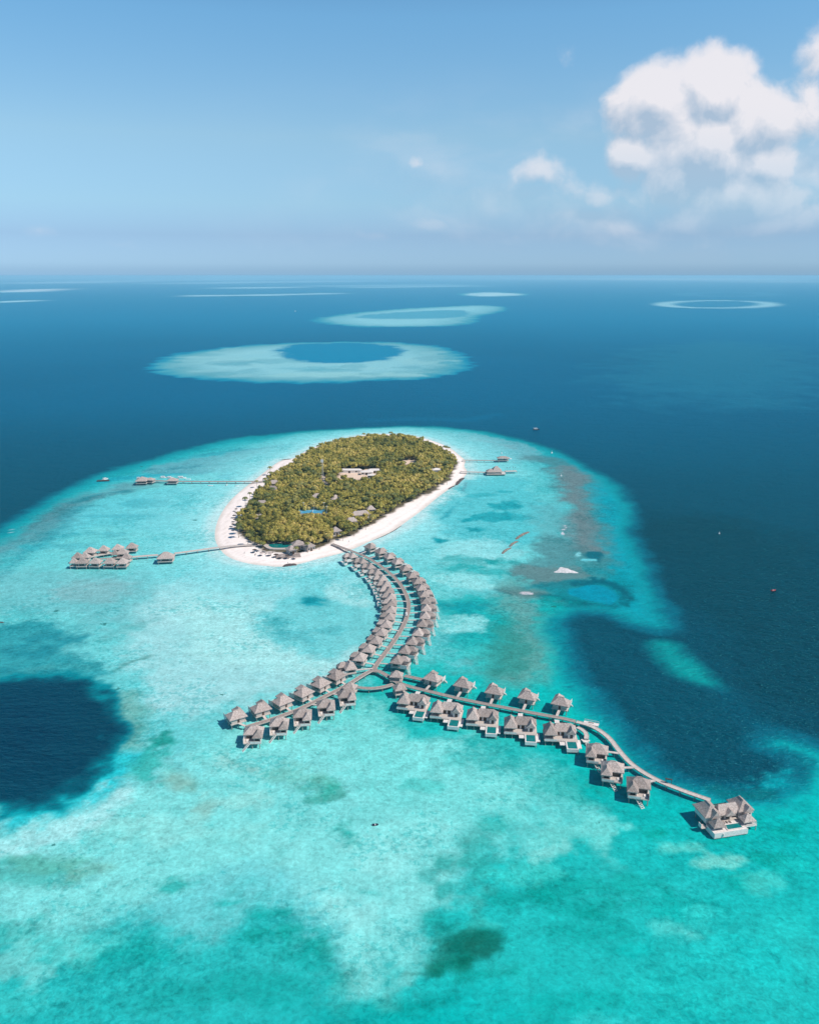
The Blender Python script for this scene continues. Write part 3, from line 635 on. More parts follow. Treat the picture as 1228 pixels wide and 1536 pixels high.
# ------------------------------------------------------------------ villas
def railing(mb, p, q, z, h=0.9, n=None):
    p = Vector((*p, z)); q = Vector((*q, z)); n = n or max(1, int((q-p).length/1.4))
    for k in range(n+1):
        a = p.lerp(q, k/n); mb.bar(a, a+Vector((0,0,h)), 0.09)
    mb.bar(p+Vector((0,0,h)), q+Vector((0,0,h)), 0.11); mb.bar(p+Vector((0,0,h*.5)), q+Vector((0,0,h*.5)), 0.06)
def stairs(p, q, w=1.3, n=9):
    mb = MB(); p = Vector(p); q = Vector(q); d = (q-p); s = Vector((-d.y, d.x, 0)).normalized()*(w/2)
    mb.bar(p+s, q+s, 0.14, 0.3); mb.bar(p-s, q-s, 0.14, 0.3)
    for k in range(n):
        c = p.lerp(q, (k+0.5)/n); mb.bar(c-s, c+s, 0.34, 0.07)
    return mb
def water_villa(mir=False, pool=False):
    """front (sea side) is -Y, entrance +Y"""
    o = empty('water_villa'); f = (lambda b: b.mirror()) if mir else (lambda b: b); D = 2.9
    f(MB().hip(-5.2,5.2,-3.3,4.7,5.3,8.1,'x',3.9)).build('roof', 'thatch', o)
    f(MB().hip(0.0,5.1,-7.0,0.5,5.305,7.5,'y',2.6)).build('roof_wing', 'thatch', o)
    MB().bar((-1.2,0.7,8.1),(1.2,0.7,8.1),0.45,0.2).build('ridge_cap', 'ridge', o)
    f(MB().box(-4.0,4.0,-2.4,3.9,D,5.3).box(0.8,4.1,-6.0,-2.403,D,5.3)).build('wall', 'wall', o)
    f(MB().box(-3.6,0.2,-2.46,-2.41,D+.1,5.0)).build('sliding_door', 'glass', o)
    f(MB().box(1.3,3.6,-6.06,-6.01,D+.5,4.9)).build('window', 'glass', o)
    f(MB().box(-0.6,0.6,3.91,3.97,D,5.0)).build('door', 'dark', o)
    f(MB().box(-4.07,-4.01,-1,2.6,D+.6,4.9)).build('window', 'glass', o)
    f(MB().box(-4.5,4.5,-7.3,4.3,D-.4,D-.005)).build('deck', 'deck', o)
    f(MB().box(-4.62,-4.503,-7.2,-2.6,D-.2,D+1.9)).build('privacy_screen', 'white', o)
    f(MB().box(4.503,4.62,-7.2,-5.6,D-.2,D+1.8)).build('privacy_screen', 'white', o)
    mb = MB(); railing(mb, (-2.4,-7.2), (4.4,-7.2), D); mb.box(-1.0,4.4,-7.28,-7.24,D,D+.7); f(mb).build('railing', 'white', o)
    f(MB().box(-3.4,-2.2,-5.4,-3.6,D,D+.35)).build('daybed', 'white', o)
    if mir: st = stairs((-1.6,-4.6,3.0),(2.2,-9.4,-0.1), 1.5)
    else: st = stairs((-1.4,-7.3,3.0),(-4.9,-9.2,-0.1), 1.5)
    st.build('stairs', 'white', o)
    if pool:
        mb = MB(); mb.box(-6.2,-1.6,-10.6,-10.2,1.2,2.6); mb.box(-6.2,-5.8,-10.197,-7.5,1.2,2.6); mb.box(-2.0,-1.6,-10.197,-7.5,1.2,2.6); mb.box(-5.797,-2.003,-10.197,-7.5,1.2,1.9)
        f(mb).build('pool_basin', 'white', o); f(MB().quad((-5.75,-10.15,2.45),(-2.05,-10.15,2.45),(-2.05,-7.55,2.45),(-5.75,-7.55,2.45))).build('pool_water', 'pool', o)
        f(MB().box(-1.55,3.2,-10.0,-7.35,1.9,2.2)).build('sun_deck', 'white', o)
    proto = None
    for x in (-3.9, 0, 3.9):
        for y in (-6.7, -1.8, 3.7):
            if proto is None: proto = c = MB().cyl(0,0,-0.9,D-.4,0.2,6).build('post','post',o)
            else: c = proto.copy(); C.objects.link(c); c.parent = o
            c.location = (x, y, 0)
    return o
SPAN = []
def nearest(P, x, y):
    Q = resample(P, 1.0); d = np.hypot(Q[:,0]-x, Q[:,1]-y); k = int(d.argmin()); return Q[k], float(d[k])
protoV = {}
def place_villa(px, py, P, label, group, kind='plain', rz=None, zr=6.4, sc=0.83):
    x, y = at(px, py, zr); y += 2.4
    q, d = nearest(P, x, y)
    if rz is None: rz = math.atan2(-(q[0]-x), (q[1]-y))          # +Y local toward the jetty
    if kind not in protoV:
        o = water_villa(kind in ('mir','mirpool'), kind in ('pool','mirpool')); protoV[kind] = kidmap(o); protoV[kind+'_o'] = o
    else: o = copy_tree(protoV[kind+'_o'], protoV[kind])
    o.location = (x, y, 0); o.rotation_euler[2] = rz; o.scale = (sc, sc, 1)
    # gangway from the entrance to the jetty
    dx, dy = q[0]-x, q[1]-y; lx = (dx*math.cos(-rz)-dy*math.sin(-rz))/sc; ly = (dx*math.sin(-rz)+dy*math.cos(-rz))/sc
    if d > 5.6:
        D = Vector((lx, ly, 0)); k = (D.length-1.1)/D.length
        a = Vector((0, 4.3, 2.72)); b = Vector((lx*k, ly*k, 2.12))
        mb = MB(); mb.bar(a, b, 1.5, 0.22)
        L = (b-a).length; m_ = int(L//4)
        for j in range(m_): 
            c = a.lerp(b, (j+.7)/max(1,m_)); mb.cyl(c.x-0.5, c.y, -0.9, 2.0, 0.13, 5)
        mb.build('gangway', 'boardpale', o)
    LASTRZ[0] = rz; tag(o, label, 'villa', group); return o
LASTRZ = [0]
INNER = [(526.5,833.5),(542,841.5),(553.5,849.7),(564,858.5),(572,867.8),(577.5,877),(582,886),(585,895.5),(586,905),(585,915),(583,925.5),(578,937),(571,949),(562.5,961),(551.5,973.5),(538.5,986.5),(522,1000)]
OUTER = [(555.5,819.5),(571,827),(584,834.5),(596,842.5),(608,852.5),(618,863),(626.5,872),(632.6,881.7),(637,891.5),(640,902),(640.8,912.7),(639.2,924),(635,936),(629,949.5),(620,962.6),(609.5,976),(597.5,991)]
for i, (x, y) in enumerate(INNER):
    place_villa(x, y, arcP, f'thatched water villa, {ORD[i+1]} from the beach in the left row along the curved jetty', 'villas along the curved jetty', 'mirpool' if i < 8 else 'mir', sc=0.79)
for i, (x, y) in enumerate(OUTER):
    place_villa(x, y, arcP, f'thatched water villa, {ORD[i+1]} from the beach in the right row along the curved jetty', 'villas along the curved jetty', 'pool' if i < 6 else 'plain', sc=0.79)
LU = [(503.6,1013.4),(479.4,1025),(453.5,1038.5),(422,1051),(389,1062),(352,1073)]
LD = [(519,1042.5),(488,1057.5),(452.6,1072),(417.6,1085.5),(379,1098)]
for i, (x, y) in enumerate(LU):
    place_villa(x, y, lsP, f'thatched villa, {ORD[i+1]} from the junction in the upper row of the lower left jetty', 'villas along the lower left jetty', 'mir', rz=RZU if i == 5 else None); RZU = LASTRZ[0]
for i, (x, y) in enumerate(LD):
    place_villa(x, y, lsP, f'thatched villa, {ORD[i+1]} from the junction in the lower row of the lower left jetty', 'villas along the lower left jetty', 'plain', rz=math.radians(10 - 2*i))
RU = [(650,1016.5),(695.7,1026),(742.7,1036),(792.6,1044),(843,1053)]
for i, (x, y) in enumerate(RU):
    place_villa(x, y, rsP, f'small thatched villa above the right jetty, {ORD[i+1]} of five counted from the junction', 'small villas above the right jetty', 'plain')
TV = [(897,1126),(920.5,1153),(960,1177.5)]
for i, (x, y) in enumerate(TV):
    place_villa(x, y, tlP, f'thatched villa with diagonal white stairs below the winding pale jetty, {["nearest the pool villas","middle of the three","nearest the large residence"][i]}', 'villas below the winding jetty', 'mir', rz=math.radians(-14), sc=0.90)

def pool_villa():
    o = empty('pool_villa')
    MB().hip(-8.0,-1.6,-5.0,5.2,4.9,8.4,'y',3.6).build('roof', 'thatch', o)
    MB().hip(-4.4,7.8,-1.2,5.0,4.905,7.7,'x',2.6).build('roof_wing', 'thatch', o)
    MB().hip(3.0,7.2,-3.6,2.2,4.91,7.4,'y',2.0,0.3,True).build('porch_roof', 'thatch', o)
    MB().bar((-4.8,-1.4,8.42),(-4.8,1.6,8.42),0.5,0.2).build('ridge_cap', 'ridge', o)
    MB().box(-7.2,-2.4,-1.6,4.4,2.3,4.6).build('wall', 'wall', o)
    MB().box(-2.397,7.0,-0.4,4.3,2.3,4.6).build('wall', 'white', o)
    mb = MB().box(3.5,6.7,-2.8,-0.403,2.3,4.7); mb.quad((3.3,-2.82,4.7),(6.9,-2.82,4.7),(5.1,-2.82,6.9)); mb.build('gable_wall', 'white', o)
    MB().box(4.4,5.8,-2.87,-2.83,2.4,4.3).build('door', 'glass', o)
    for x in (-1.8, 0.4): MB().box(x,x+1.5,-0.46,-0.41,2.4,4.3).build('window', 'dark', o)
    MB().box(-6.8,-2.8,-1.66,-1.61,2.4,4.2).build('sliding_door', 'glass', o)
    MB().box(-8.0,7.9,-5.6,5.3,1.95,2.295).build('deck', 'deck', o)
    mb = MB(); railing(mb, (-7.8,-5.5),(1.8,-5.5),2.3); mb.box(-7.9,-2.0,-5.55,-5.5,2.3,3.0); mb.build('railing','white',o)
    mb = MB(); mb.box(2.0,7.6,-12.4,-11.8,0.7,2.28).box(2.0,2.6,-11.797,-5.603,0.7,2.28).box(7.0,7.6,-11.797,-5.603,0.7,2.28).box(2.603,6.997,-11.797,-5.603,0.7,1.4)
    mb.build('pool_basin','white',o)
    MB().quad((2.62,-11.78,2.12),(6.98,-11.78,2.12),(6.98,-5.62,2.12),(2.62,-5.62,2.12)).build('pool_water','pool',o)
    MB().box(7.603,9.2,-10.5,-3.0,1.5,1.8).build('sun_deck','white',o)
    MB().box(-0.8,1.997,-8.2,-5.603,1.6,1.9).build('landing','white',o)
    proto = None
    for x in (-7.4,-4,-0.5,3,7.2):
        for y in (-5,0,4.6):
            if proto is None: proto = c = MB().cyl(0,0,-0.9,1.95,0.2,6).build('post','post',o)
            else: c = proto.copy(); C.objects.link(c); c.parent = o
            c.location = (x, y, 0)
    for x in (2.4,7.2):
        for y in (-12,-9):
            c = proto.copy(); C.objects.link(c); c.parent = o; c.location = (x, y, -1.3)
    return o
PV = [(619.5,1046.5),(669,1059),(722.5,1069.2),(779,1081),(838.5,1091)]
pv0 = pool_villa(); pvk = kidmap(pv0)
for i, (x, y) in enumerate(PV):
    o = pv0 if i == 0 else copy_tree(pv0, pvk)
    X, Y = at(x+1, y, 6); o.location = (X, Y-1.0, 0.4); o.scale = (.92,.90,.97); o.rotation_euler[2] = math.radians([-13,-11,-8,-6,-4][i]); X, Y = o.location[0], o.location[1]
    q, d = nearest(rsP, X-3, Y+5); rz = o.rotation_euler[2]; dx, dy = q[0]-X, q[1]-Y
    lx = dx*math.cos(rz)+dy*math.sin(rz); ly = -dx*math.sin(rz)+dy*math.cos(rz)
    if ly > 5.5: MB().bar((lx*0.9-0.2,5.3,2.1),(lx,ly-1.5,2.1),2.4,0.2).build('gangway','white',o)
    tag(o, f'large thatched pool villa below the right jetty, {ORD[i+1]} of five counted from the junction', 'villa', 'big pool villas below the right jetty')

def pavilion(x, y, rz, sx, sy, label, cat='pavilion', group=None, ze=4.6, zr=7.2, walls=False, ax='x', name='thatched_pavilion', z=2.2, ins=None):
    o = empty(name, x, y, 0, rz)
    MB().hip(-sx/2,sx/2,-sy/2,sy/2,ze,zr,ax,ins).build('roof','thatch',o)
    MB().box(-sx*.46,sx*.46,-sy*.46,sy*.46,z-0.35,z+0.1).build('deck','deck',o)
    if walls: MB().box(-sx*.32,sx*.32,-sy*.3,sy*.36,z+0.1,ze-0.2).build('wall','wall',o); MB().box(-sx*.2,sx*.2,-sy*.3-0.06,-sy*.3-0.01,z+.3,ze-.5).build('window','glass',o)
    pr = None
    for a in (-1,1):
        for b in (-1,1):
            if pr is None: pr = c = MB().cyl(0,0,-0.9,ze-.1,0.17,6).build('post','post',o)
            else: c = pr.copy(); C.objects.link(c); c.parent = o
            c.location = (a*sx*.4, b*sy*.4, 0)
    tag(o, label, cat, group); return o
X, Y = at(594.6,1010,5.5); pavilion(X,Y,math.radians(-8),6.6,5.6,'small open thatched pavilion beside the last outer villa at the junction')
X, Y = at(599,1029,5.5); pavilion(X,Y,math.radians(18),6.2,5.6,'small open thatched pavilion where the right jetty begins')
X, Y = at(525,1027.5,5.5); pavilion(X,Y,math.radians(-18),6.4,5.6,'small open thatched pavilion over the lower left jetty at the triangular lagoon')
# lookout and bench on the winding jetty
X, Y = at(886,1084.5,2.5); o = empty('lookout_deck',X,Y,0,math.radians(-24))
MB().box(-3.4,3.4,-1.2,1.5,1.9,2.25).build('deck','white',o); mb = MB(); railing(mb,(-3.3,1.4),(3.3,1.4),2.25); mb.build('railing','white',o); MB().box(-1.2,1.2,0.2,0.8,2.25,2.7).build('bench','wall',o)
for s in (-2.6,2.6): MB().cyl(s,1.0,-0.9,1.9,0.16,6).build('post','post',o)
tag(o,'small white lookout deck bulging from the outer side of the winding jetty','deck')
X, Y = at(1002,1174.5,2.3); o = empty('gateway',X,Y,2.2,math.radians(-20)); o.scale = (.8,.8,.7)
for s in (-1.4,1.4): MB().box(s-0.12,s+0.12,-0.12,0.12,0,2.6).build('post','dark',o)
MB().box(-1.7,1.7,-0.5,0.5,2.603,2.8).build('lintel','dark',o); tag(o,'dark timber gate across the winding jetty before the large residence','gate')
X, Y = at(877.5,1110,1.5); o = empty('swim_platform',X,Y,0,math.radians(20))
MB().box(-1.6,1.6,-1.2,1.2,1.2,1.5).build('deck','white',o); stairs((0,-1.2,1.4),(-0.6,-3.2,-0.1),1.4,6).build('stairs','white',o)
for a in (-1.3,1.3): MB().cyl(a,0.8,-0.9,1.2,0.14,6).build('post','post',o)
tag(o,'small white swim platform with steps at the end of the hooked boardwalk','platform')

# ------------------------------------------------------------------ the large residence
ax_, ay_ = at(1070,1259.5,0); bx_, by_ = at(1130,1250,0)
RZ = math.atan2(by_-ay_, bx_-ax_)
R = empty('overwater_residence', ax_, ay_, 0, RZ); R.scale = (.85,.71,.80)
MB().hip(-0.8,8.2,8.0,20.5,6.6,10.4,'y',4.2).build('roof','thatch',R)
MB().hip(1.8,6.4,6.6,12,6.605,9.6,'y',1.5,0.3,True).build('dormer_roof','thatch',R)
MB().hip(6.5,17.5,9.2,16.2,5.9,9.8,'x',1.2).build('roof_wing','thatch',R)
MB().hip(9.6,14.4,7.8,13,5.905,8.4,'y',1.6,0.3,True).build('dormer_roof','thatch',R)
MB().hip(16.0,24.0,8.6,20.0,6.6,10.4,'y',3.8).build('roof','thatch',R)
MB().hip(18.2,22.6,7.2,12,6.605,9.5,'y',1.4,0.3,True).build('dormer_roof','thatch',R)
MB().hip(0.4,6.6,1.6,7.4,4.9,7.9,'x',2.9).build('porch_roof','thatch',R)
MB().hip(15.4,21.6,2.2,7.9,4.9,7.9,'x',2.8).build('porch_roof','thatch',R)
MB().bar((3.7,12.2,10.42),(3.7,16.3,10.42),0.5,0.2).build('ridge_cap','ridge',R); MB().bar((20,12.4,10.42),(20,16.2,10.42),0.5,0.2).build('ridge_cap','ridge',R)
MB().box(0.2,7.4,9.0,19.5,2.9,6.3).build('wall','white',R); MB().box(7.403,16.5,10.4,15.4,2.9,5.6).build('wall','wall',R); MB().box(16.9,23.2,9.4,19.2,2.9,6.3).build('wall','white',R)
for x0,x1,y in ((2.4,5.8,7.4),(18.8,22.0,8.0)):
    mb = MB().box(x0,x1,y,y+1.55,2.9,6.7); mb.quad((x0-.1,y-.02,6.7),(x1+.1,y-.02,6.7),((x0+x1)/2,y-.02,8.9)); mb.build('gable_wall','white',R)
    MB().box(x0+.5,x1-.5,y-.08,y-.03,4.9,6.5).build('window','dark',R); MB().box(x0+.5,x1-.5,y-.08,y-.03,3.0,4.6).build('door','glass',R)
mb = MB(); mb.quad((10.0,8.35,5.8),(14.0,8.35,5.8),(12.0,8.35,8.0)); mb.build('gable_wall','dark',R)
for x0 in (8,11,14): MB().box(x0,x0+1.9,10.34,10.39,3.0,5.2).build('sliding_door','glass',R)
MB().box(0.003,16.3,0.003,8.0,2.45,2.895).build('deck','white',R); MB().box(0.6,23.0,8.003,19.0,2.45,2.89).build('deck','deck',R); MB().box(16.303,21.8,2.0,8.0,2.45,2.895).build('side_deck','white',R)
MB().box(0.0,16.2,-0.25,-0.003,0.6,3.3).build('terrace_wall','white',R)
MB().box(-0.25,-0.003,0.0,7.5,0.6,3.4).build('terrace_wall','white',R)
mb = MB().box(7.0,14.8,1.2,1.6,2.9,3.25).box(7.0,7.4,1.603,5.6,2.9,3.25).box(14.4,14.8,1.603,5.6,2.9,3.25).box(7.403,14.397,5.2,5.6,2.9,3.25); mb.build('pool_rim','white',R)
MB().quad((7.42,1.62,3.16),(14.38,1.62,3.16),(14.38,5.18,3.16),(7.42,5.18,3.16)).build('pool_water','pool',R)
MB().box(4.0,4.4,-0.9,-0.26,1.6,2.7).build('ladder_landing','white',R)
mb = MB(); railing(mb,(16.5,2.1),(21.7,2.1),2.9); railing(mb,(21.7,2.1),(21.7,7.9),2.9); mb.build('railing','white',R)
mb = MB(); [mb.box(8.0+k*0.9,8.4+k*0.9,16.4,20.0,5.0,5.15) for k in range(9)]; mb.box(8,16,16.4,16.6,4.8,4.997).box(8,16,19.8,20,4.8,4.997); mb.build('pergola','red' if False else 'dark',R)
mb = MB().box(1.4,5.6,3.4,6.6,2.9,4.7); mb.build('wall','wall',R); MB().box(16.6,20.6,4.0,7.0,2.9,4.7).build('wall','wall',R)
MB().box(1.9,5.1,3.33,3.39,3.1,4.5).build('window','glass',R); MB().box(17.1,20.1,3.93,3.99,3.1,4.5).build('window','glass',R)
for k in range(3): MB().box(8.0+k*1.5,8.7+k*1.5,6.4,8.2,2.9,3.25).build('sunbed','fabric',R)
for s in (-3.4,): MB().box(-3.2,-3.0,6.5,9.0,2.4,4.4).build('privacy_screen','white',R); MB().box(-3.0,-0.503,6.0,9.5,2.3,2.5).build('side_deck','deck',R)
pr = None
for x in (0.6,6,12,16.1,21.5):
    for y in (0.5,7,13.5,18.8):
        if x > 21 and y < 1: y = 2.3
        if pr is None: pr = c = MB().cyl(0,0,-0.9,2.45,0.22,6).build('post','post',R)
        else: c = pr.copy(); C.objects.link(c); c.parent = R
        c.location = (x,y,0)
tag(R,'large overwater residence with several thatched roofs and white pool terrace at the jetty end','residence')

# ------------------------------------------------------------------ spa cluster
SPA = [(136,825,8.6,7.4),(156,822.5,7.6,6.4),(177,820.5,8,7),(198,818.5,8.4,7),(117,833,7.4,6.6),(128,833,6.6,5.6),(124,841,8.2,7),(111,841,5.6,5),(143.5,841,8.4,7),(165,841,8.6,7),(184,841,8.0,8),(184,827,8.6,7),(190,834,7,6),(173,829,5,4.6)]
desc = ['far left back row roof','narrow roof alone in the back row','third roof of the back row','far right roof of the back row beside open water','westernmost roof set back from the front','low roof squeezed behind the front row','first full roof of the front row','lowest small roof at the front left corner','second full roof of the front row','third full roof of the front row','tall right end roof of the front row','wide roof in the middle right of the cluster','roof where the walkway meets the cluster','smallest roof beside the inner walkway']
for i, ((x,y,a,b), dsc) in enumerate(zip(SPA, desc)):
    X, Y = at(x, y, 5.6); pavilion(X, Y, math.radians(-4+3*(i%4)), a, b, f'spa pavilion on the left lagoon, {dsc}', group='spa pavilions on the left lagoon', walls=(i not in (7,13)), zr=8.0, name='spa_pavilion')
X, Y = at(249,833,5.6); pavilion(X,Y,math.radians(6),12,9.5,'broad thatched pavilion halfway along the spa boardwalk',zr=8.4,walls=True)
MBo = empty('bathing_deck', *at(247,837,1.6)); MB().box(-4.5,4.5,-2,2,1.4,1.7).build('deck','deck',MBo)
for s in (-4,4): MB().cyl(s,-1.6,-0.9,1.4,0.16,6).build('post','post',MBo)
tag(MBo,'low deck in front of the broad pavilion on the spa boardwalk','deck')
boardwalk('jetty',[(190,836),(215,834),(237,832.3)],2.6,'pale boardwalk between the spa cluster and the broad pavilion',m='boardpale',step=4,tre=8)
boardwalk('jetty',[(262,830),(285,827),(330,820.5),(358,818),(382,817),(396,817.5)],2.6,'long boardwalk from the broad pavilion across the beach to the trees',m='boardpale',step=4,tre=8)
boardwalk('boardwalk',[(128,838),(142,833.5),(155,831.5),(170,829)],2.2,'pale inner walkway linking the back of the spa cluster',m='boardpale',step=4,tre=8)
boardwalk('boardwalk',[(146,838.5),(170,837),(186,836)],2.0,'thin walkway behind the front row of the spa cluster',m='board',step=4,tre=8)
# ------------------------------------------------------------------ arrival jetties
boardwalk('jetty',[(393,722),(330,722.3),(267,722),(224,720.8)],2.8,'straight thin jetty from the west beach out to the moored white boats',m='board',step=5,tre=9)
X, Y = at(213.5,719,5); pavilion(X,Y,0.1,11.5,13,'thatched arrival pavilion at the far end of the west jetty',zr=8)
X, Y = at(226,718.5,5); pavilion(X,Y,-0.2,8,7,'lower thatched roof joined to the arrival pavilion on the west jetty',zr=6.6)
X, Y = at(259,719.5,5); pavilion(X,Y,0,11,8,'thatched shelter halfway along the west jetty by the white boats',zr=7)
boardwalk('jetty',[(693,690),(720,690.5),(748,690.8)],2.2,'thin far jetty from the north east beach to a boat landing',m='board',step=5,tre=9)
X, Y = at(754,687.5,4); pavilion(X,Y,0,13,8,'small landing shelter at the end of the far north east jetty',zr=6.6)
boardwalk('jetty',[(690,707.5),(710,708),(731,708.5)],3.0,'jetty from the east beach to the big thatched restaurant',m='boardpale',step=5,tre=9)
boardwalk('jetty',[(757,706.8),(766,706.6),(774.5,706.4)],4.2,'pale diving pier reaching out beyond the thatched restaurant',m='boardpale',step=5,tre=9)
X, Y = at(742.5,705,5); o = empty('overwater_restaurant',X,Y,0,0.03); o.scale = (.72,.72,.8)
MB().hip(-13,-1,-7,7,4.8,8,'x',5).build('roof','thatch',o); MB().hip(-6,10,-6,12,4.805,11,'x',6.5).build('roof_wing','thatch',o); MB().box(-13.5,14.5,-8,10,1.7,2.2).build('deck','deck',o)
MB().box(-11,8,-4.5,8,2.2,4.6).build('wall','wall',o); mb = MB(); railing(mb,(-13,-7.8),(14,-7.8),2.2); mb.build('railing','white',o); MB().box(8.2,14,-7,-2,2.2,3.0).build('terrace','white',o)
pr = None
for x in (-12,-6,0,6,13):
    for y in (-7,9):
        if pr is None: pr = c = MB().cyl(0,0,-0.9,1.7,0.25,6).build('post','post',o)
        else: c = pr.copy(); C.objects.link(c); c.parent = o
        c.location = (x,y,0)
tag(o,'big thatched restaurant on stilts off the east beach','restaurant')
def parasol(x, y, z, label, group, h=2.6, r=1.5, m='canvas'):
    o = empty('parasol', x, y, z); MB().cyl(0,0,0,h,0.06,6).build('pole','post',o); MB().cyl(0,0,h-0.35,h+0.35,r,8,0.05).build('canopy',m,o)
    return tag(o, label, 'parasol', group)
for i, (x, y) in enumerate(((760,704.5),(764,704.3),(769,704.2),(772.5,704.3))):
    X, Y = at(x, y+1.6, 2.2); parasol(X, Y, 2.2, 'closed dark parasol standing on the pale diving pier', 'parasols on the diving pier', 3.6, 0.5, 'navy')

# ------------------------------------------------------------------ boats
def hull_mb(L, B, h, n=8, z0=0.0):
    mb = MB(); 
    for k in range(n+1):
        t = k/n; x = -L/2 + L*t; w = B/2*(1 if t < 0.55 else math.sqrt(max(0.0, 1-((t-0.55)/0.45)**2))); w = max(w, 0.03); sh = h*(1+0.35*max(0,(t-.5)*2)**2)
        mb.v += [(x, -w, sh), (x, -w*0.7, z0-0.3), (x, w*0.7, z0-0.3), (x, w, sh)]
    for k in range(n):
        q = 4*k
        for j in range(3): mb.f.append((q+j, q+j+1, q+4+j+1, q+4+j))
        mb.f.append((q+3, q, q+4, q+7))
    mb.f += [(3,2,1,0),(4*n,4*n+1,4*n+2,4*n+3)]
    return mb
def boat(px, py, L, B, rz, label, m='hull', cabin=True, group=None, roof=None, name='motor_boat'):
    X, Y = at(px, py, 0.6); o = empty(name, X, Y, 0, rz); h = L*0.10
    hull_mb(L, B, h).build('hull', m, o)
    if cabin:
        MB().box(-L*.28,L*.15,-B*.33,B*.33,h,h+L*.12).build('cabin','hull',o); MB().box(-L*.2,L*.153,-B*.335,B*.335,h+L*.05,h+L*.09).build('windscreen','glass',o)
        MB().box(-L*.42,L*.12,-B*.4,B*.4,h+L*.15,h+L*.165).build('canopy',roof or 'hull',o)
        for s in (-1,1): MB().cyl(-L*.4,s*B*.3,h*.8,h+L*.15,0.05,5).build('stanchion','metal',o)
    else:
        MB().box(-L*.1,L*.02,-B*.4,B*.4,h*.7,h*1.1).build('thwart','hull',o); MB().box(-L*.53,-L*.46,-.25,.25,0.1,h+.5).build('outboard_motor','navy',o)
    return tag(o, label, 'boat', group)
boat(246,716.3,7.5,3.2,0.05,'white motor boat moored leftmost behind the west jetty')
boat(255.5,716.4,7,3.0,-0.05,'white motor boat moored second behind the west jetty')
boat(273,717,9,3.4,0.1,'largest white motor boat moored third behind the west jetty')
boat(282.5,718.4,5.5,2.2,0.1,'smallest white boat at the right end of the row behind the west jetty',cabin=False)
boat(209,717,5.5,2.4,0.2,'white boat moored behind the arrival pavilion of the west jetty')
boat(316,728,5,2.0,0.05,'small white boat anchored below the west jetty, leftmost of three',cabin=False)
boat(340,727,3.6,1.6,1.2,'small white boat anchored below the west jetty, middle of three',cabin=False)
boat(356,728.5,4,1.8,0.4,'small white boat anchored below the west jetty, nearest the beach',cabin=False)
boat(762,688,8,3.4,0.1,'white boat moored at the far north east landing')
boat(804,644,9,3,0.15,'dark hulled boat with white deck alone on the deep sea behind the island','navy')
boat(1159.5,884.6,3.6,1.5,0.3,'tiny boat with reddish hull drifting on the dark sea at the right','red',cabin=False,name='dinghy')
boat(563,1235.5,2.3,1.3,0.15,'tiny dark boat with a white top drifting over the pale foreground sand','navy',cabin=False,name='dinghy')
boat(158.5,718.5,7,2.6,1.05,'white boat beside the dark pontoon at the reef edge on the left')
boat(443,467,18,5,1.5,'tiny white boat far out between the distant atolls','hull')
X, Y = at(155,721,0.4); o = empty('pontoon',X,Y,0,0.15); MB().box(-6,6,-2.2,2.2,-0.2,0.7).build('float','navy',o); MB().box(-5.8,5.8,-2,2,0.703,0.8).build('decking','dark',o); tag(o,'dark floating pontoon at the reef edge left of the west jetty','pontoon')
def buoy(px, py, r, label):
    X, Y = at(px, py, 0); o = empty('buoy', X, Y, 0); MB().cyl(0,0,-0.4,r*0.9,r,10,r*0.55).build('float','hull',o); MB().cyl(0,0,r*0.9,r*2.2,r*0.15,6).build('mast','metal',o); tag(o,label,'buoy')
buoy(827,679.6,1.3,'white buoy at the mouth of the north east reef channel'); buoy(752,680,1.0,'white buoy behind the far north east landing')
buoy(841,714,1.1,'white buoy over the grey coral ridge on the east reef'); buoy(1078,800.5,0.8,'white buoy alone on the deep sea at the right')

# ------------------------------------------------------------------ groynes, rocks, sandbank
def groyne(p, q, w, h, label, m='rock', name='groyne', arch=1.0):
    a = Vector((*at(*p), 0)); b = Vector((*at(*q), 0)); L = (b-a).length; d = (b-a).normalized(); s = Vector((-d.y, d.x, 0)); n = max(6, int(L/1.2)); c = (a+b)/2
    mb = MB(); r = random.Random(int(p[0]*7+p[1])); K = 6
    for k in range(n+1):
        t = k/n; cc = a.lerp(b, t) + s*math.sin(t*PI)*arch - c; e = (1-abs(2*t-1)**6)
        for j in range(K+1):
            ang = PI*j/K; rr = (0.75+0.4*r.random())
            mb.v.append(tuple(cc + s*(math.cos(ang)*w/2*rr*(0.4+.6*e)) + Vector((0,0,math.sin(ang)*h*rr*e-0.15))))
    for k in range(n):
        for j in range(K): i = k*(K+1)+j; mb.f.append((i, i+1, i+K+2, i+K+1))
    o = mb.build(name, m, None, (c.x, c.y, 0)); tag(o, label, 'breakwater' if name == 'groyne' else 'rocks', None)
groyne((753,831),(767,821.5),2.4,1.1,'sandbag breakwater on the east lagoon, the one nearest the foreground')
groyne((764,820.5),(777,812),2.4,1.1,'sandbag breakwater on the east lagoon, middle one of three')
groyne((773,809.5),(794,797.6),2.8,1.2,'longest sandbag breakwater on the east lagoon, farthest of three')
groyne((423.6,850),(446,847.3),3.4,1.3,'dark sandbag breakwater at the waterline of the southern beach tip','darkrock')
groyne((684,728),(696,716.5),4.0,1.2,'dark rocks along the waterline below the restaurant jetty','darkrock','rock_bank')
groyne((672,734.5),(684,728),2.2,0.6,'low brown rocks along the waterline south of the restaurant jetty','darkrock','rock_bank')
groyne((556,812),(604,787),1.1,0.3,'thin dark line of stranded weed along the south east waterline','darkrock','weed_line',-2)
groyne((421,690.2),(438,689),2.2,0.7,'thin dark breakwater off the north west end of the beach','darkrock')
groyne((-6,934.8),(7,934.2),1.6,0.5,'dark floating timber at the left edge of the lagoon','darkrock','driftwood')
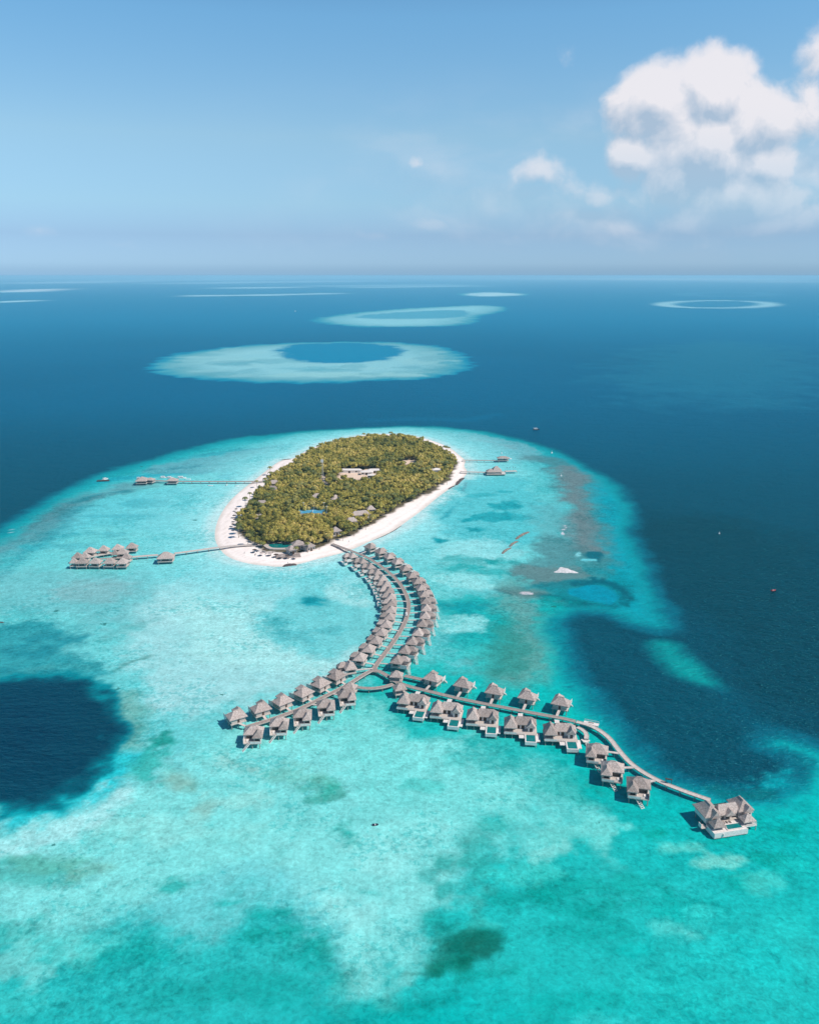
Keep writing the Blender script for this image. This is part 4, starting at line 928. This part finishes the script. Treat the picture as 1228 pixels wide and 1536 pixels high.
def sandbank(px, h, name='sandbank'):
    P = chaikin(W(px), 1); c = P.mean(0); mb = MB(); n = len(P)
    for k, f in enumerate((1.0, 0.8, 0.5)):
        for (x, y) in P: mb.v.append(((x-c[0])*f, (y-c[1])*f, -0.05 + h*(0, .7, 1)[k]*(0.7+0.5*random.random())))
    mb.v.append((0, 0, h))
    for k in range(2):
        for i in range(n): a = k*n+i; b = k*n+(i+1)%n; mb.f.append((a, b, b+n, a+n))
    for i in range(n): mb.f.append((2*n+i, 2*n+(i+1)%n, 3*n))
    o = mb.build(name, 'foam', None, (c[0], c[1], 0)); o['kind'] = 'structure'
sandbank([(828,858.4),(834,856),(837,853.5),(839,850.3),(843,850.6),(847,852),(852,852.6),(855,854.6),(860,856),(864,857.6),(869,859.6),(862,860),(855,859.3),(848,860),(841,858.9),(835,859.4)], 0.4)

# ------------------------------------------------------------------ island buildings and clearings
def px_place(px, py, z): return at(px, py, z)
KEEP = []   # (ring of pixels, distance) : places the photograph shows between the crowns
def roof_house(px, py, sx, sy, rz, label, m='thatch', ze=3.8, zr=6.8, ax='x', name='thatched_house', grp=None):
    sx *= .86; sy *= .86
    X, Y = at(px, py, zr*.8); z = gz(X, Y); o = empty(name, X, Y, z, rz)
    MB().hip(-sx/2,sx/2,-sy/2,sy/2,ze,zr,ax).build('roof', m, o); MB().box(-sx*.42,sx*.42,-sy*.42,sy*.42,-0.2,ze-.1).build('wall','wall' if m=='thatch' else 'white',o)
    MB().box(-1,1,-sy*.42-0.06,-sy*.42-0.01,0.1,2.6).build('door','dark',o)
    for s in (-1,1): MB().box(s*sx*.28-.8,s*sx*.28+.8,-sy*.42-0.06,-sy*.42-0.01,1.2,2.6).build('window','glass',o)
    tag(o, label, 'house', grp); KEEP.append((px, py, sx*(0.32 if px < 560 and py < 790 else 0.48), Y)); return o
roof_house(411,724,13,8,0.05,'low thatched bungalow just inside the west tree line, farther of two')
roof_house(409,733,13,8,0.05,'low thatched bungalow just inside the west tree line, nearer of two')
roof_house(393,755,13,7,0.1,'thatched bungalow roof among trees above the west beach bend')
roof_house(388,776,12,7,0.1,'thatched bungalow roof among trees nearest the west beach bulge')
roof_house(475,744.5,13,10,0.0,'grey thatched roof in the middle of the island left of the purple roof')
roof_house(503,747,12,10,0.5,'purplish pitched roof in the middle of the island','thatch')
roof_house(540,771,20,8,0.35,'long grey roof near the south east tree line')
roof_house(527,781,12,7,0.35,'small grey roof between the long roof and the round roof by the east beach')
roof_house(503,795,10,9,0.5,'rounded grey thatched roof at the south east tree line')
roof_house(556,763,9,7,0.3,'small grey roof at the tree line beyond the long roof')
roof_house(447,815,11,9,0.3,'central thatched restaurant roof behind the beach terrace')
roof_house(463,817,9,9,0.75,'pale pyramid thatched roof right of the beach restaurant')
roof_house(437,822,8,8,0.6,'front thatched roof of the beach restaurant beside the pool')
roof_house(654,705.5,11,9,0.2,'pale flat roof in the eastern forest',m='white',ze=4.5,zr=6)
for i,(a,b,sx,sy,l) in enumerate(((550,709,16,9,'left white roofed service building at the sandy yard'),(562,706.5,18,8,'right white roofed service building at the sandy yard'),(557,714,10,8,'small white service hut in front of the sandy yard'),(524,706.5,30,5,'long pale shed along the back of the sandy yard'))):
    roof_house(a,b,sx,sy,0.0,l,m='white',ze=3.2,zr=4.6,name='service_building')
# telecom mast
X, Y = at(484.5,726.5,1.5); o = empty('lattice_mast',X,Y,1.5); mb = MB(); HT = 24
for k in range(3):
    a = 2*PI*k/3; b = a+2*PI/3; mb.bar((1.0*math.cos(a),1.0*math.sin(a),0),(.5*math.cos(a),.5*math.sin(a),HT),0.26)
    for j in range(12): mb.bar((.9*math.cos(a),.9*math.sin(a),j*2),(.7*math.cos(b),.7*math.sin(b),j*2+2),0.1)
mb.build('lattice','metal',o); MB().box(-1.6,0.8,-0.6,0.6,HT-1.8,HT+0.8).build('antenna','hull',o); MB().cyl(0,0,HT+.8,HT+4,0.09,5).build('lightning_rod','metal',o)
tag(o,'tall pale lattice radio mast in a small sandy clearing','mast')
# tennis court
X, Y = at(469,766.5,6.0); o = empty('tennis_court',X,Y,gz(X,Y)); o.scale = (.92,.62,.9)
MB().box(-14,14,-9,9,-0.4,4.2).build('raised_base','white',o); MB().box(-13.9,13.9,-8.9,8.9,4.203,4.3).build('playing_surface','bluecourt',o)
mb = MB()
for p,q in (((-10,-5),(10,-5)),((-10,5),(10,5)),((-10,-5),(-10,5)),((10,-5),(10,5)),((0,-5),(0,5))): mb.bar((*p,4.32),(*q,4.32),0.2,0.03)
mb.build('court_lines','white',o); MB().box(-0.05,0.05,-5.5,5.5,4.303,5.3).build('net','white',o)
mb = MB(); railing(mb,(-14,9),(14,9),4.3,2.6,8); railing(mb,(-14,-9),(14,-9),4.3,1.6,8); mb.build('fence','bluecourt',o)
for (a,b) in ((-9,9.4),(0.5,9.4),(10,9.4),(13.8,-9.2)):
    f = MB().cyl(a,b,0,11,0.14,6).build('light_pole','metal',o); MB().box(a-.8,a+.8,b-.3,b+.3,11,11.4).build('floodlight','hull',f)
tag(o,'bright blue tennis court with floodlights in the forest clearing','tennis court'); KEEP.append((469,767,20,Y-4))
# free-form pool and terrace by the restaurant
X, Y = at(421,818.5,2.2); z = gz(X,Y); o = empty('swimming_pool',X,Y,0)
def disc(rx, ry, z0, z1, n=20, wob=0.12):
    mb = MB(); R_ = [(rx*(1+wob*math.sin(3*a))*math.cos(a), ry*(1+wob*math.cos(2*a))*math.sin(a)) for a in [2*PI*k/n for k in range(n)]]
    mb.v = [(x,y,z1) for x,y in R_]+[(x,y,z0) for x,y in R_]; mb.f = [tuple(range(n)), tuple(range(2*n-1,n-1,-1))]+[(i,n+i,n+(i+1)%n,(i+1)%n) for i in range(n)]
    return mb
disc(13,9.5,0.6,2.25).build('pool_terrace','deck',o); disc(9,6.2,2.253,2.35).build('pool_water','pool',o); tag(o,'turquoise swimming pool with a grey rim at the southern tree line','pool'); KEEP.append((421,819,20,Y-6)); KEEP.append((445,819,38,Y-10))
# terrace with brown surface, shingled deck
X, Y = at(432,832,2.0); o = MB().box(-9,9,-4.5,4.5,-0.4,0.25).build('beach_terrace','board',None,(X,Y,gz(X,Y)+0.1),0.25); tag(o,'grey timber terrace between the beach restaurant and the sand','terrace')
# beach things: parasols, sunbeds, people
def sunbed(x, y, z, rz, label, group):
    o = empty('sun_lounger',x,y,z,rz); MB().box(-.35,.35,-1,.45,.28,.38).build('seat','fabric',o); MB().bar((0,.45,.33),(0,1.05,.85),.7,.1).build('backrest','fabric',o)
    for a in (-.3,.3):
        for b in (-.9,.7): MB().cyl(a,b,0,.28,.04,5).build('leg','dark',o)
    tag(o,label,'sun lounger',group)
rr = random.Random(3)
SB = [(379,829),(383,832),(390,833.5),(386,827.5),(395,829),(399,831),(402,834),(406,833),(411,836),(415,834),(419,838),(424,836),(428,838),(433,837.5),(440,838),(409,829.5)]
for i,(a,b) in enumerate(SB):
    X, Y = at(a,b,1.2); sunbed(X,Y,gz(X,Y),rr.uniform(-.4,.4),'dark sun lounger on the sand of the southern beach tip','sun loungers on the southern beach tip')
    if i % 2 == 0: 
        o = parasol(X+1.6,Y,gz(X,Y),'thatched parasol on the sand of the southern beach tip','thatched parasols on the southern beach tip',2.8,1.9,'thatch' if i%4 else 'dark')
for i,(a,b) in enumerate(((352,767),(349,777),(350,783),(347,790),(350,796),(352,773))):
    X, Y = at(a,b,1.2); sunbed(X,Y,gz(X,Y),1.2,'dark sun lounger beside the trees of the western beach','sun loungers on the western beach'); parasol(X+1.2,Y+1,gz(X,Y),'dark parasol beside the trees of the western beach','parasols on the western beach',2.6,1.6,'dark')
def person(x, y, z, rz, label):
    bm_v = [(0,0,.95),(0,0,1.2),(0,0,1.42),(0,0,1.52),(0,-.01,1.68),(.2,0,1.4),(.27,0,1.12),(.25,-.08,.86),(-.2,0,1.4),(-.27,0,1.12),(-.25,-.1,.86),(.1,0,.88),(.12,-.04,.48),(.12,0,.06),(.12,-.12,.03),(-.1,0,.88),(-.14,.05,.48),(-.14,.12,.08),(-.14,.0,.03)]
    e = [(0,1),(1,2),(2,3),(3,4),(2,5),(5,6),(6,7),(2,8),(8,9),(9,10),(0,11),(11,12),(12,13),(13,14),(0,15),(15,16),(16,17),(17,18)]
    rad = [.15,.14,.16,.06,.11,.06,.045,.035,.06,.045,.035,.09,.065,.045,.04,.09,.065,.045,.04]
    me = bpy.data.meshes.new('person'); me.from_pydata(bm_v, e, []); me.materials.append(M['skin']); o = bpy.data.objects.new('person', me); C.objects.link(o)
    m = o.modifiers.new('skin','SKIN'); 
    for v, r in zip(me.skin_vertices[0].data, rad): v.radius = (r, r*.8)
    me.skin_vertices[0].data[0].use_root = True; o.modifiers.new('sub','SUBSURF').levels = 1
    MB().cyl(0,0,.95,1.45,.19,8,.22).build('shirt','cloth',o); MB().cyl(0,0,.72,.95,.2,8,.17).build('shorts','navy',o)
    o.location = (x,y,z); o.rotation_euler[2] = rz; tag(o,label,'person')
X, Y = at(367,830.5,1); person(X,Y,gz(X,Y),.5,'person standing alone on the open sand of the southern beach')
X, Y = at(432,845.5,.6); person(X,Y,gz(X,Y),2,'person by the waterline next to the dark breakwater')
X, Y = at(523.5,813,1); person(X,Y,gz(X,Y),1,'person on the sand near the start of the curved jetty')
q = arcP; X, Y = at(609.3,922,3); o = empty('service_cart',X,Y,2.2,1.4); MB().box(-1.2,1.2,-.6,.6,.35,1.0).build('body','hull',o); MB().box(-.9,.9,-.6,.6,1.8,1.9).build('roof','hull',o)
for a in (-.8,.8):
    for b in (-.5,.5): MB().cyl(a,b,1.0,1.8,.04,5).build('strut','metal',o); MB().bar((a,b-.1,.25),(a,b+.1,.25),.5,.5).build('wheel','dark',o)
tag(o,'white electric cart driving on the curved jetty','cart')

# ------------------------------------------------------------------ trees
def crown(seed, r, h, n, core=True, s0=0.75):
    """clumps of leaf-sized faces over an uneven set of lobes, with an inner mass of twigs"""
    rd = np.random.RandomState(seed); K = 8; lob = []
    for k in range(K):
        a = rd.rand()*2*PI; q = r*0.58*math.sqrt(rd.rand()) ; lob.append((q*math.cos(a), q*math.sin(a), h*(0.62+0.25*rd.rand())-q*0.25, r*(0.34+0.22*rd.rand())))
    V = []; Fc = []
    for i in range(n):
        c = lob[rd.randint(K)]; d = rd.normal(size=3); d /= np.linalg.norm(d); d[2] = abs(d[2])*1.1-0.25; d /= np.linalg.norm(d)
        rr_ = c[3]*(0.86+0.28*rd.rand()); p = np.array(c[:3]) + d*np.array([rr_, rr_, rr_*0.72])
        nn = d + rd.normal(size=3)*0.5; nn /= np.linalg.norm(nn); u = np.cross(nn, rd.normal(size=3)); u /= np.linalg.norm(u); v = np.cross(nn, u); s = s0*(0.55+0.75*rd.rand())
        b = len(V); V += [p-u*s*.5, p+v*s*.34, p+u*s*.5+nn*0.1*s, p-v*s*.34]; Fc.append((b,b+1,b+2,b+3))
    if core:
        for c in lob[:6]:
            b = len(V); m = 6; R_ = c[3]*0.86
            V += [np.array([c[0]+R_*f*math.cos(2*PI*k/m+seed), c[1]+R_*f*math.sin(2*PI*k/m+seed), c[2]+R_*g]) for f, g in ((0.75,-0.5),(1.0,0.0),(0.7,0.5)) for k in range(m)] + [np.array([c[0],c[1],c[2]+R_*0.75])]
            for l in range(2):
                for k in range(m): Fc.append((b+l*m+k, b+l*m+(k+1)%m, b+(l+1)*m+(k+1)%m, b+(l+1)*m+k))
            for k in range(m): Fc.append((b+2*m+k, b+2*m+(k+1)%m, b+3*m))
    return np.array(V), Fc
def frond_mesh(seed, hb):
    rd = random.Random(seed); V = []; Fc = []
    for k in range(15):
        a = 2*PI*k/15 + rd.uniform(-.2,.2); up = rd.uniform(0.1,0.9); L = rd.uniform(2.9,3.8); pts = []
        for j in range(5):
            t = j/4; rr_ = L*t*(1-0.12*t); z = hb + up*1.6*t*(1.6-1.5*t) - 1.5*t*t; wd = 0.62*math.sin(PI*min(1,t*0.85+0.12))
            ca, sa = math.cos(a), math.sin(a); b = len(V)
            V += [(rr_*ca - wd*sa, rr_*sa + wd*ca, z-0.22), (rr_*ca, rr_*sa, z), (rr_*ca + wd*sa, rr_*sa - wd*ca, z-0.22)]
            if j: Fc += [(b-3,b-2,b+1,b),(b-2,b-1,b+2,b+1)]
    return V, Fc
def mesh_of(name, V, Fc, m):
    me = bpy.data.meshes.new(name); me.from_pydata([tuple(v) for v in V], [], Fc); me.materials.append(M[m]); return me
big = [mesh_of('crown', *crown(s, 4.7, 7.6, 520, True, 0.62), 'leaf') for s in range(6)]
small = [crown(s+20, 4.7, 7.6, 150, True, 0.85) for s in range(8)]
tb = MB().cyl(0,0,-0.5,4.6,.28,7,.16)
for a in (0.3,2.2,4.4): tb.bar((0,0,3.2),(1.7*math.cos(a),1.7*math.sin(a),5.4),.16)
trunkm = mesh_of('trunk', tb.v, tb.f, 'bark')
palmc = [mesh_of('fronds', *frond_mesh(s, 9.0), 'frond') for s in range(3)]
ptv = MB(); prev = Vector((0,0,-.5))
for k in range(1,6): nx_ = Vector((0.12*k*k*0.1-0.3,0,9.1*k/5)); nx_ = nx_ if k < 5 else Vector((0,0,9.05)); ptv.bar(prev, nx_, .32-.03*k); prev = nx_
palmt = mesh_of('trunk', ptv.v, ptv.f, 'bark')
# where trees stand
st = 4.9; x0, y0 = woodW.min(0); x1, y1 = woodW.max(0); T = []
gx = np.arange(x0, x1, st); gy = np.arange(y0, y1, st*0.9)
for j, yy in enumerate(gy):
    for xx in gx: T.append((xx + (j%2)*st/2 + RS.uniform(-1.9,1.9), yy + RS.uniform(-1.9,1.9)))
T = np.array(T); dw = sdf(T[:,0]+fbm(T[:,0],T[:,1],14,2,3)*8, T[:,1], woodW); T = T[dw > 1.5]; dw = dw[dw > 1.5]
trees = []
for (x, y), d in zip(T, dw):
    s = 0.54 + min(d, 18)/18*0.28 + RS.uniform(-.17,.22)
    pxs = [proj(x, y, z) for z in (2, 5*s, 8.6*s)]
    bad = False
    for q in CLEAR:
        for (a, b) in pxs:
            if inside(np.array([a]), np.array([b]), np.array(q, float))[0] and RS.rand() > 0.10: bad = True
    for (kx, ky, kr, kY) in KEEP:
        sc_ = (ky-YH)*CP/H; hw = kr*0.62*sc_
        if y < kY + 9 and abs(pxs[1][0]-kx) < hw+2 and min(b for a, b in pxs)-1.5 < ky+2.2 and pxs[0][1] > ky-5: bad = True
    if not bad: trees.append((x, y, s))
trees.sort(key=lambda t: math.hypot(t[0], t[1]))
print('trees', len(trees))
first = None
def place_tree(i, x, y, s):
    o = empty('broadleaf_tree', x, y, gz(x, y), RS.uniform(0, 6.28)); o.scale = (s, s, s*RS.uniform(1.05,1.35))
    for nm, me in (('crown', big[i % 6]), ('trunk', trunkm)):
        c = bpy.data.objects.new(nm, me); C.objects.link(c); c.parent = o
    dd = float(sdf(np.array([x]), np.array([y]), woodW)[0]); sx_, sy_ = proj(x, y, 0)
    if dd < 7 and sx_ > 440: tag(o,'olive green broadleaf tree at the edge of the southern and eastern beach','tree','trees at the southern and eastern beach edge')
    elif dd < 7: tag(o,'olive green broadleaf tree at the edge of the western beach','tree','trees at the western beach edge')
    else: tag(o,'olive green broadleaf tree inside the near half of the forest','tree','trees inside the near half of the forest')
for i, (x, y, s) in enumerate(trees[:300]): place_tree(i, x, y, s)
V = []; Fc = []; off = 0; VV = []; FF3 = []; FF4 = []
for i, (x, y, s) in enumerate(trees[300:]):
    v, f = small[i % 8]; a = RS.uniform(0, 6.28); ca, sa = math.cos(a), math.sin(a); z = gz(x, y)
    VV.append(np.stack([x + s*(v[:,0]*ca - v[:,1]*sa), y + s*(v[:,0]*sa + v[:,1]*ca), z + s*RS.uniform(1.05,1.35)*v[:,2]], 1))
    Fc += [tuple(k + off for k in q) for q in f]; off += len(v)
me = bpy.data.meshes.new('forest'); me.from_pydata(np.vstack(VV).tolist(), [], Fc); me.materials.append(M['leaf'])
o = bpy.data.objects.new('forest', me); C.objects.link(o); o['kind'] = 'stuff'; tag(o,'dense olive green forest covering the far part of the island','forest')
def palm(x, y, s, label, group):
    o = empty('palm_tree', x, y, gz(x,y), RS.uniform(0,6.28)); o.scale = (s,s,s)
    for nm, me in (('fronds', palmc[RS.randint(3)]), ('trunk', palmt)):
        c = bpy.data.objects.new(nm, me); C.objects.link(c); c.parent = o
    tag(o, label, 'palm tree', group)
for (a, b, s, l) in ((668,683,1.25,'tallest palm standing above the north east tree line'),(405.5,712,1.0,'palm standing clear on the sand above the west jetty'),(385.5,731,.8,'small palm standing clear on the sand below the west jetty'),
                     (672,680,.9,'shorter palm beside the tallest one at the north east tree line')):
    X, Y = at(a, b, 1.3); palm(X, Y, s, l, None)
for (a, b) in ((546,654),(553,654),(586,652),(600,655),(612,657),(630,661),(478,672),(496,667),(452,691),(512,662),(646,668)):
    X, Y = at(a, b+7, 1.3); palm(X, Y, RS.uniform(.9,1.1), 'dark palm standing at the far rim of the forest', 'palms at the far rim of the forest')
for (a, b) in ((360,800),(358,806),(372,818),(392,827),(446,833),(462,829),(480,822),(494,816),(516,809),(531,803),(548,795),(560,788),(574,778),(590,768),(604,760),(620,751.5),(640,741),(654,735),(668,727),(676,719),(369,760),(378,750),(396,730),(357,792)):
    X, Y = at(a+RS.uniform(-3,3), b+RS.uniform(-1,2), 1.3); palm(X, Y, RS.uniform(.75,1.05), 'palm leaning out over the sand at the edge of the trees', 'palms along the beach edge')
cnt = 0
for (x, y, s) in trees[300:]:
    if RS.rand() < 0.085 and cnt < 110: palm(x+2, y, RS.uniform(.95,1.15), 'palm crown rising above the forest canopy', 'palms rising above the canopy'); cnt += 1

# ------------------------------------------------------------------ sky, sun, air
SUN_AZ = math.atan2(0.92, -0.38); SUN_EL = math.radians(50)
sl = bpy.data.lights.new('sun', 'SUN'); sl.energy = 4.8; sl.angle = math.radians(0.5); sl.color = (1.0, 0.90, 0.80)
so = bpy.data.objects.new('sun', sl); C.objects.link(so)
dv = Vector((math.sin(SUN_AZ)*math.cos(SUN_EL), math.cos(SUN_AZ)*math.cos(SUN_EL), math.sin(SUN_EL)))
so.rotation_euler = dv.to_track_quat('Z', 'Y').to_euler(); so.location = (0, 0, 500)
wd = bpy.data.worlds.new('World'); bpy.context.scene.world = wd; wd.use_nodes = True
t = wd.node_tree; n = t.nodes; L = t.links; bg = n['Background']; bg.inputs['Strength'].default_value = 0.13
sky = n.new('ShaderNodeTexSky'); sky.sky_type = 'NISHITA'; sky.sun_disc = False; sky.sun_elevation = SUN_EL; sky.sun_rotation = SUN_AZ
gen = n.new('ShaderNodeTexCoord'); cl = n.new('ShaderNodeVectorMath'); cl.operation = 'MAXIMUM'; cl.inputs[1].default_value = (-1, -1, 0.006)
L.new(gen.outputs['Generated'], cl.inputs[0]); L.new(cl.outputs[0], sky.inputs[0]); sky.altitude = 200; sky.air_density = 1.0; sky.dust_density = 0.4; sky.ozone_density = 3.0
def mth(op, a, b=0.0, c=None, clamp=False):
    k = n.new('ShaderNodeMath'); k.operation = op; k.use_clamp = clamp
    for i, v in enumerate((a, b, c)):
        if v is None: continue
        if isinstance(v, (int, float)): k.inputs[i].default_value = v
        else: L.new(v, k.inputs[i])
    return k.outputs[0]
TINT = [(0,(.175,.315,.59)),(.03,(.225,.355,.61)),(.095,(.235,.32,.49)),(.17,(.32,.41,.49)),(.32,(.43,.505,.50)),(.565,(.39,.57,.585)),(.75,(.30,.46,.5)),(1,(.16,.26,.30))]
tc = n.new('ShaderNodeTexCoord'); sp = n.new('ShaderNodeSeparateXYZ'); L.new(tc.outputs['Generated'], sp.inputs[0])
yy = mth('MAXIMUM', sp.outputs[1], 0.05); U = mth('DIVIDE', sp.outputs[0], yy); Vv = mth('DIVIDE', sp.outputs[2], yy)
uv = n.new('ShaderNodeCombineXYZ'); L.new(U, uv.inputs[0]); L.new(Vv, uv.inputs[1])
def duv(px, py):
    a = (px-614)/F; b = -(py-768)/F; return a/(CP+b*SP), (-SP+b*CP)/(CP+b*SP)
LOB = [(985,158,88,66,1.05),(1065,146,86,66,1.1),(1125,192,78,76,1.08),(1060,222,130,84,1.12),(1020,270,90,50,.8),(950,236,58,42,.9),(1150,250,54,50,.9),(1100,300,130,62,.88),(1150,335,130,30,.76),(1035,328,76,32,.76),
       (935,338,70,20,.48),(1128,108,34,40,.5),(1226,80,40,56,.62),(1215,165,60,84,.5),(800,264,62,36,.48),(625,252,34,24,.38),(645,335,66,19,.5),(855,78,26,38,.16),(900,295,170,54,.38),
       (1010,350,250,30,.44),(180,357,44,14,.3),(60,354,44,14,.32),(565,352,44,14,.32),(770,352,46,17,.34)]
def density(vec, tag_):
    best = None
    for (px, py, rx, ry, w) in LOB:
        u, v = duv(px, py); kx, ky = F/(rx*1.12), F/(ry*1.12)
        d = n.new('ShaderNodeVectorMath'); d.operation = 'MULTIPLY_ADD'; L.new(vec, d.inputs[0]); d.inputs[1].default_value = (kx, ky, 0); d.inputs[2].default_value = (-u*kx, -v*ky, 0)
        l_ = n.new('ShaderNodeVectorMath'); l_.operation = 'LENGTH'; L.new(d.outputs[0], l_.inputs[0])
        q = mth('MULTIPLY_ADD', l_.outputs['Value'], -w, w)
        if best is None: best = q
        else:
            k = n.new('ShaderNodeMath'); k.operation = 'SMOOTH_MAX'; L.new(best, k.inputs[0]); L.new(q, k.inputs[1]); k.inputs[2].default_value = 0.12; best = k.outputs[0]
    nz = n.new('ShaderNodeTexNoise'); nz.inputs['Scale'].default_value = 20; nz.inputs['Detail'].default_value = 10; nz.inputs['Roughness'].default_value = 0.56; L.new(vec, nz.inputs['Vector'])
    nb = n.new('ShaderNodeTexNoise'); nb.inputs['Scale'].default_value = 7; nb.inputs['Detail'].default_value = 4; L.new(vec, nb.inputs['Vector'])
    f = mth('ADD', best, mth('MULTIPLY', mth('SUBTRACT', nz.outputs['Fac'], 0.5), 0.78))
    return mth('ADD', f, mth('MULTIPLY', mth('SUBTRACT', nb.outputs['Fac'], 0.5), 0.25)), nz.outputs['Fac']
wn = n.new('ShaderNodeTexNoise'); wn.inputs['Scale'].default_value = 9; wn.inputs['Detail'].default_value = 5; L.new(uv.outputs[0], wn.inputs['Vector'])
wv = n.new('ShaderNodeVectorMath'); wv.operation = 'MULTIPLY_ADD'; L.new(wn.outputs['Color'], wv.inputs[0]); wv.inputs[1].default_value = (0.05,0.05,0); wv.inputs[2].default_value = (-0.025,-0.025,0)
w2 = n.new('ShaderNodeVectorMath'); w2.operation = 'ADD'; L.new(uv.outputs[0], w2.inputs[0]); L.new(wv.outputs[0], w2.inputs[1])
sh = n.new('ShaderNodeVectorMath'); sh.operation = 'ADD'; L.new(w2.outputs[0], sh.inputs[0]); sh.inputs[1].default_value = (0.006, 0.016, 0)
D0, N0 = density(w2.outputs[0], 'a'); D1, N1 = density(sh.outputs[0], 'b')
def smooth(v, a, b):
    k = n.new('ShaderNodeMapRange'); k.interpolation_type = 'SMOOTHERSTEP'; L.new(v, k.inputs[0]); k.inputs['From Min'].default_value = a; k.inputs['From Max'].default_value = b; return k.outputs[0]
alpha = smooth(D0, 0.10, 0.52)
alpha = mth('MULTIPLY', alpha, smooth(Vv, -0.02, 0.20)); alpha = mth('MULTIPLY', alpha, 0.95)
vn = n.new('ShaderNodeTexNoise'); vn.inputs['Scale'].default_value = 5; vn.inputs['Detail'].default_value = 7; vmp = n.new('ShaderNodeMapping'); vmp.inputs['Scale'].default_value = (1, 2.6, 1); L.new(w2.outputs[0], vmp.inputs[0]); L.new(vmp.outputs[0], vn.inputs['Vector'])
veil = mth('MULTIPLY', smooth(vn.outputs['Fac'], 0.36, 0.72), smooth(U, -0.35, 0.35)); veil = mth('MULTIPLY', veil, mth('SUBTRACT', 1.0, smooth(Vv, 0.10, 0.24))); veil = mth('MULTIPLY', veil, mth('MULTIPLY', smooth(Vv, -0.01, 0.05), 0.42))
alpha = mth('MAXIMUM', alpha, veil)
slope = mth('MULTIPLY', mth('SUBTRACT', D0, D1), 2.5)
lit = mth('ADD', 0.60, slope); lit = mth('ADD', lit, mth('MULTIPLY', mth('SUBTRACT', Vv, 0.13), 1.8), None, False)
lit = mth('ADD', lit, mth('MULTIPLY', mth('SUBTRACT', N0, 0.5), 0.8)); lit = mth('MINIMUM', mth('MAXIMUM', lit, 0.0), 1.0)
cc = n.new('ShaderNodeMix'); cc.data_type = 'RGBA'; L.new(lit, cc.inputs[0])
cc.inputs[6].default_value = (*(lin((172,192,214))/0.13), 1); cc.inputs[7].default_value = (*(lin((239,236,241))/0.13), 1)
tint = n.new('ShaderNodeVectorMath'); tint.operation = 'MULTIPLY'; L.new(sky.outputs[0], tint.inputs[0])
tr = n.new('ShaderNodeValToRGB'); L.new(mth('MULTIPLY', sp.outputs[2], 2.2), tr.inputs[0]); e = tr.color_ramp.elements
e[0].position = 0.0; e[0].color = (*TINT[0][1], 1); e[1].position = 1.0; e[1].color = (*TINT[-1][1], 1)
for ps, cl in TINT[1:-1]: q = e.new(ps); q.color = (*cl, 1)
t2 = n.new('ShaderNodeVectorMath'); t2.operation = 'SCALE'; t2.inputs['Scale'].default_value = 2.0; L.new(tr.outputs[0], t2.inputs[0]); L.new(t2.outputs[0], tint.inputs[1])
mx = n.new('ShaderNodeMix'); mx.data_type = 'RGBA'; L.new(alpha, mx.inputs[0]); L.new(tint.outputs[0], mx.inputs[6]); L.new(cc.outputs[2], mx.inputs[7])
L.new(mx.outputs[2], bg.inputs['Color'])

HAZE = 5.2e-5
if HAZE:
    mb = MB().box(-66000, 66000, -3000, 66000, -4, 201.0); me = bpy.data.meshes.new('haze'); me.from_pydata(mb.v, [], mb.f)
    o = bpy.data.objects.new('haze', me); C.objects.link(o); o['kind'] = 'stuff'; tag(o, 'thin pale sea haze softening everything far away', 'haze')
    m = bpy.data.materials.new('haze_air'); t = nt(m); t.nodes.remove(t.nodes['Principled BSDF']); v = t.nodes.new('ShaderNodeVolumePrincipled')
    v.inputs['Color'].default_value = (0.46, 0.79, 0.95, 1); v.inputs['Density'].default_value = HAZE; v.inputs['Anisotropy'].default_value = 0.0
    t.links.new(v.outputs[0], t.nodes['Material Output'].inputs['Volume']); me.materials.append(m)

sc = bpy.context.scene
sc.view_settings.view_transform = 'Standard'; sc.view_settings.look = 'None'; sc.view_settings.exposure = 0; sc.view_settings.gamma = 1
sc.cycles.max_bounces = 6; sc.cycles.volume_bounces = 1; sc.cycles.transparent_max_bounces = 8
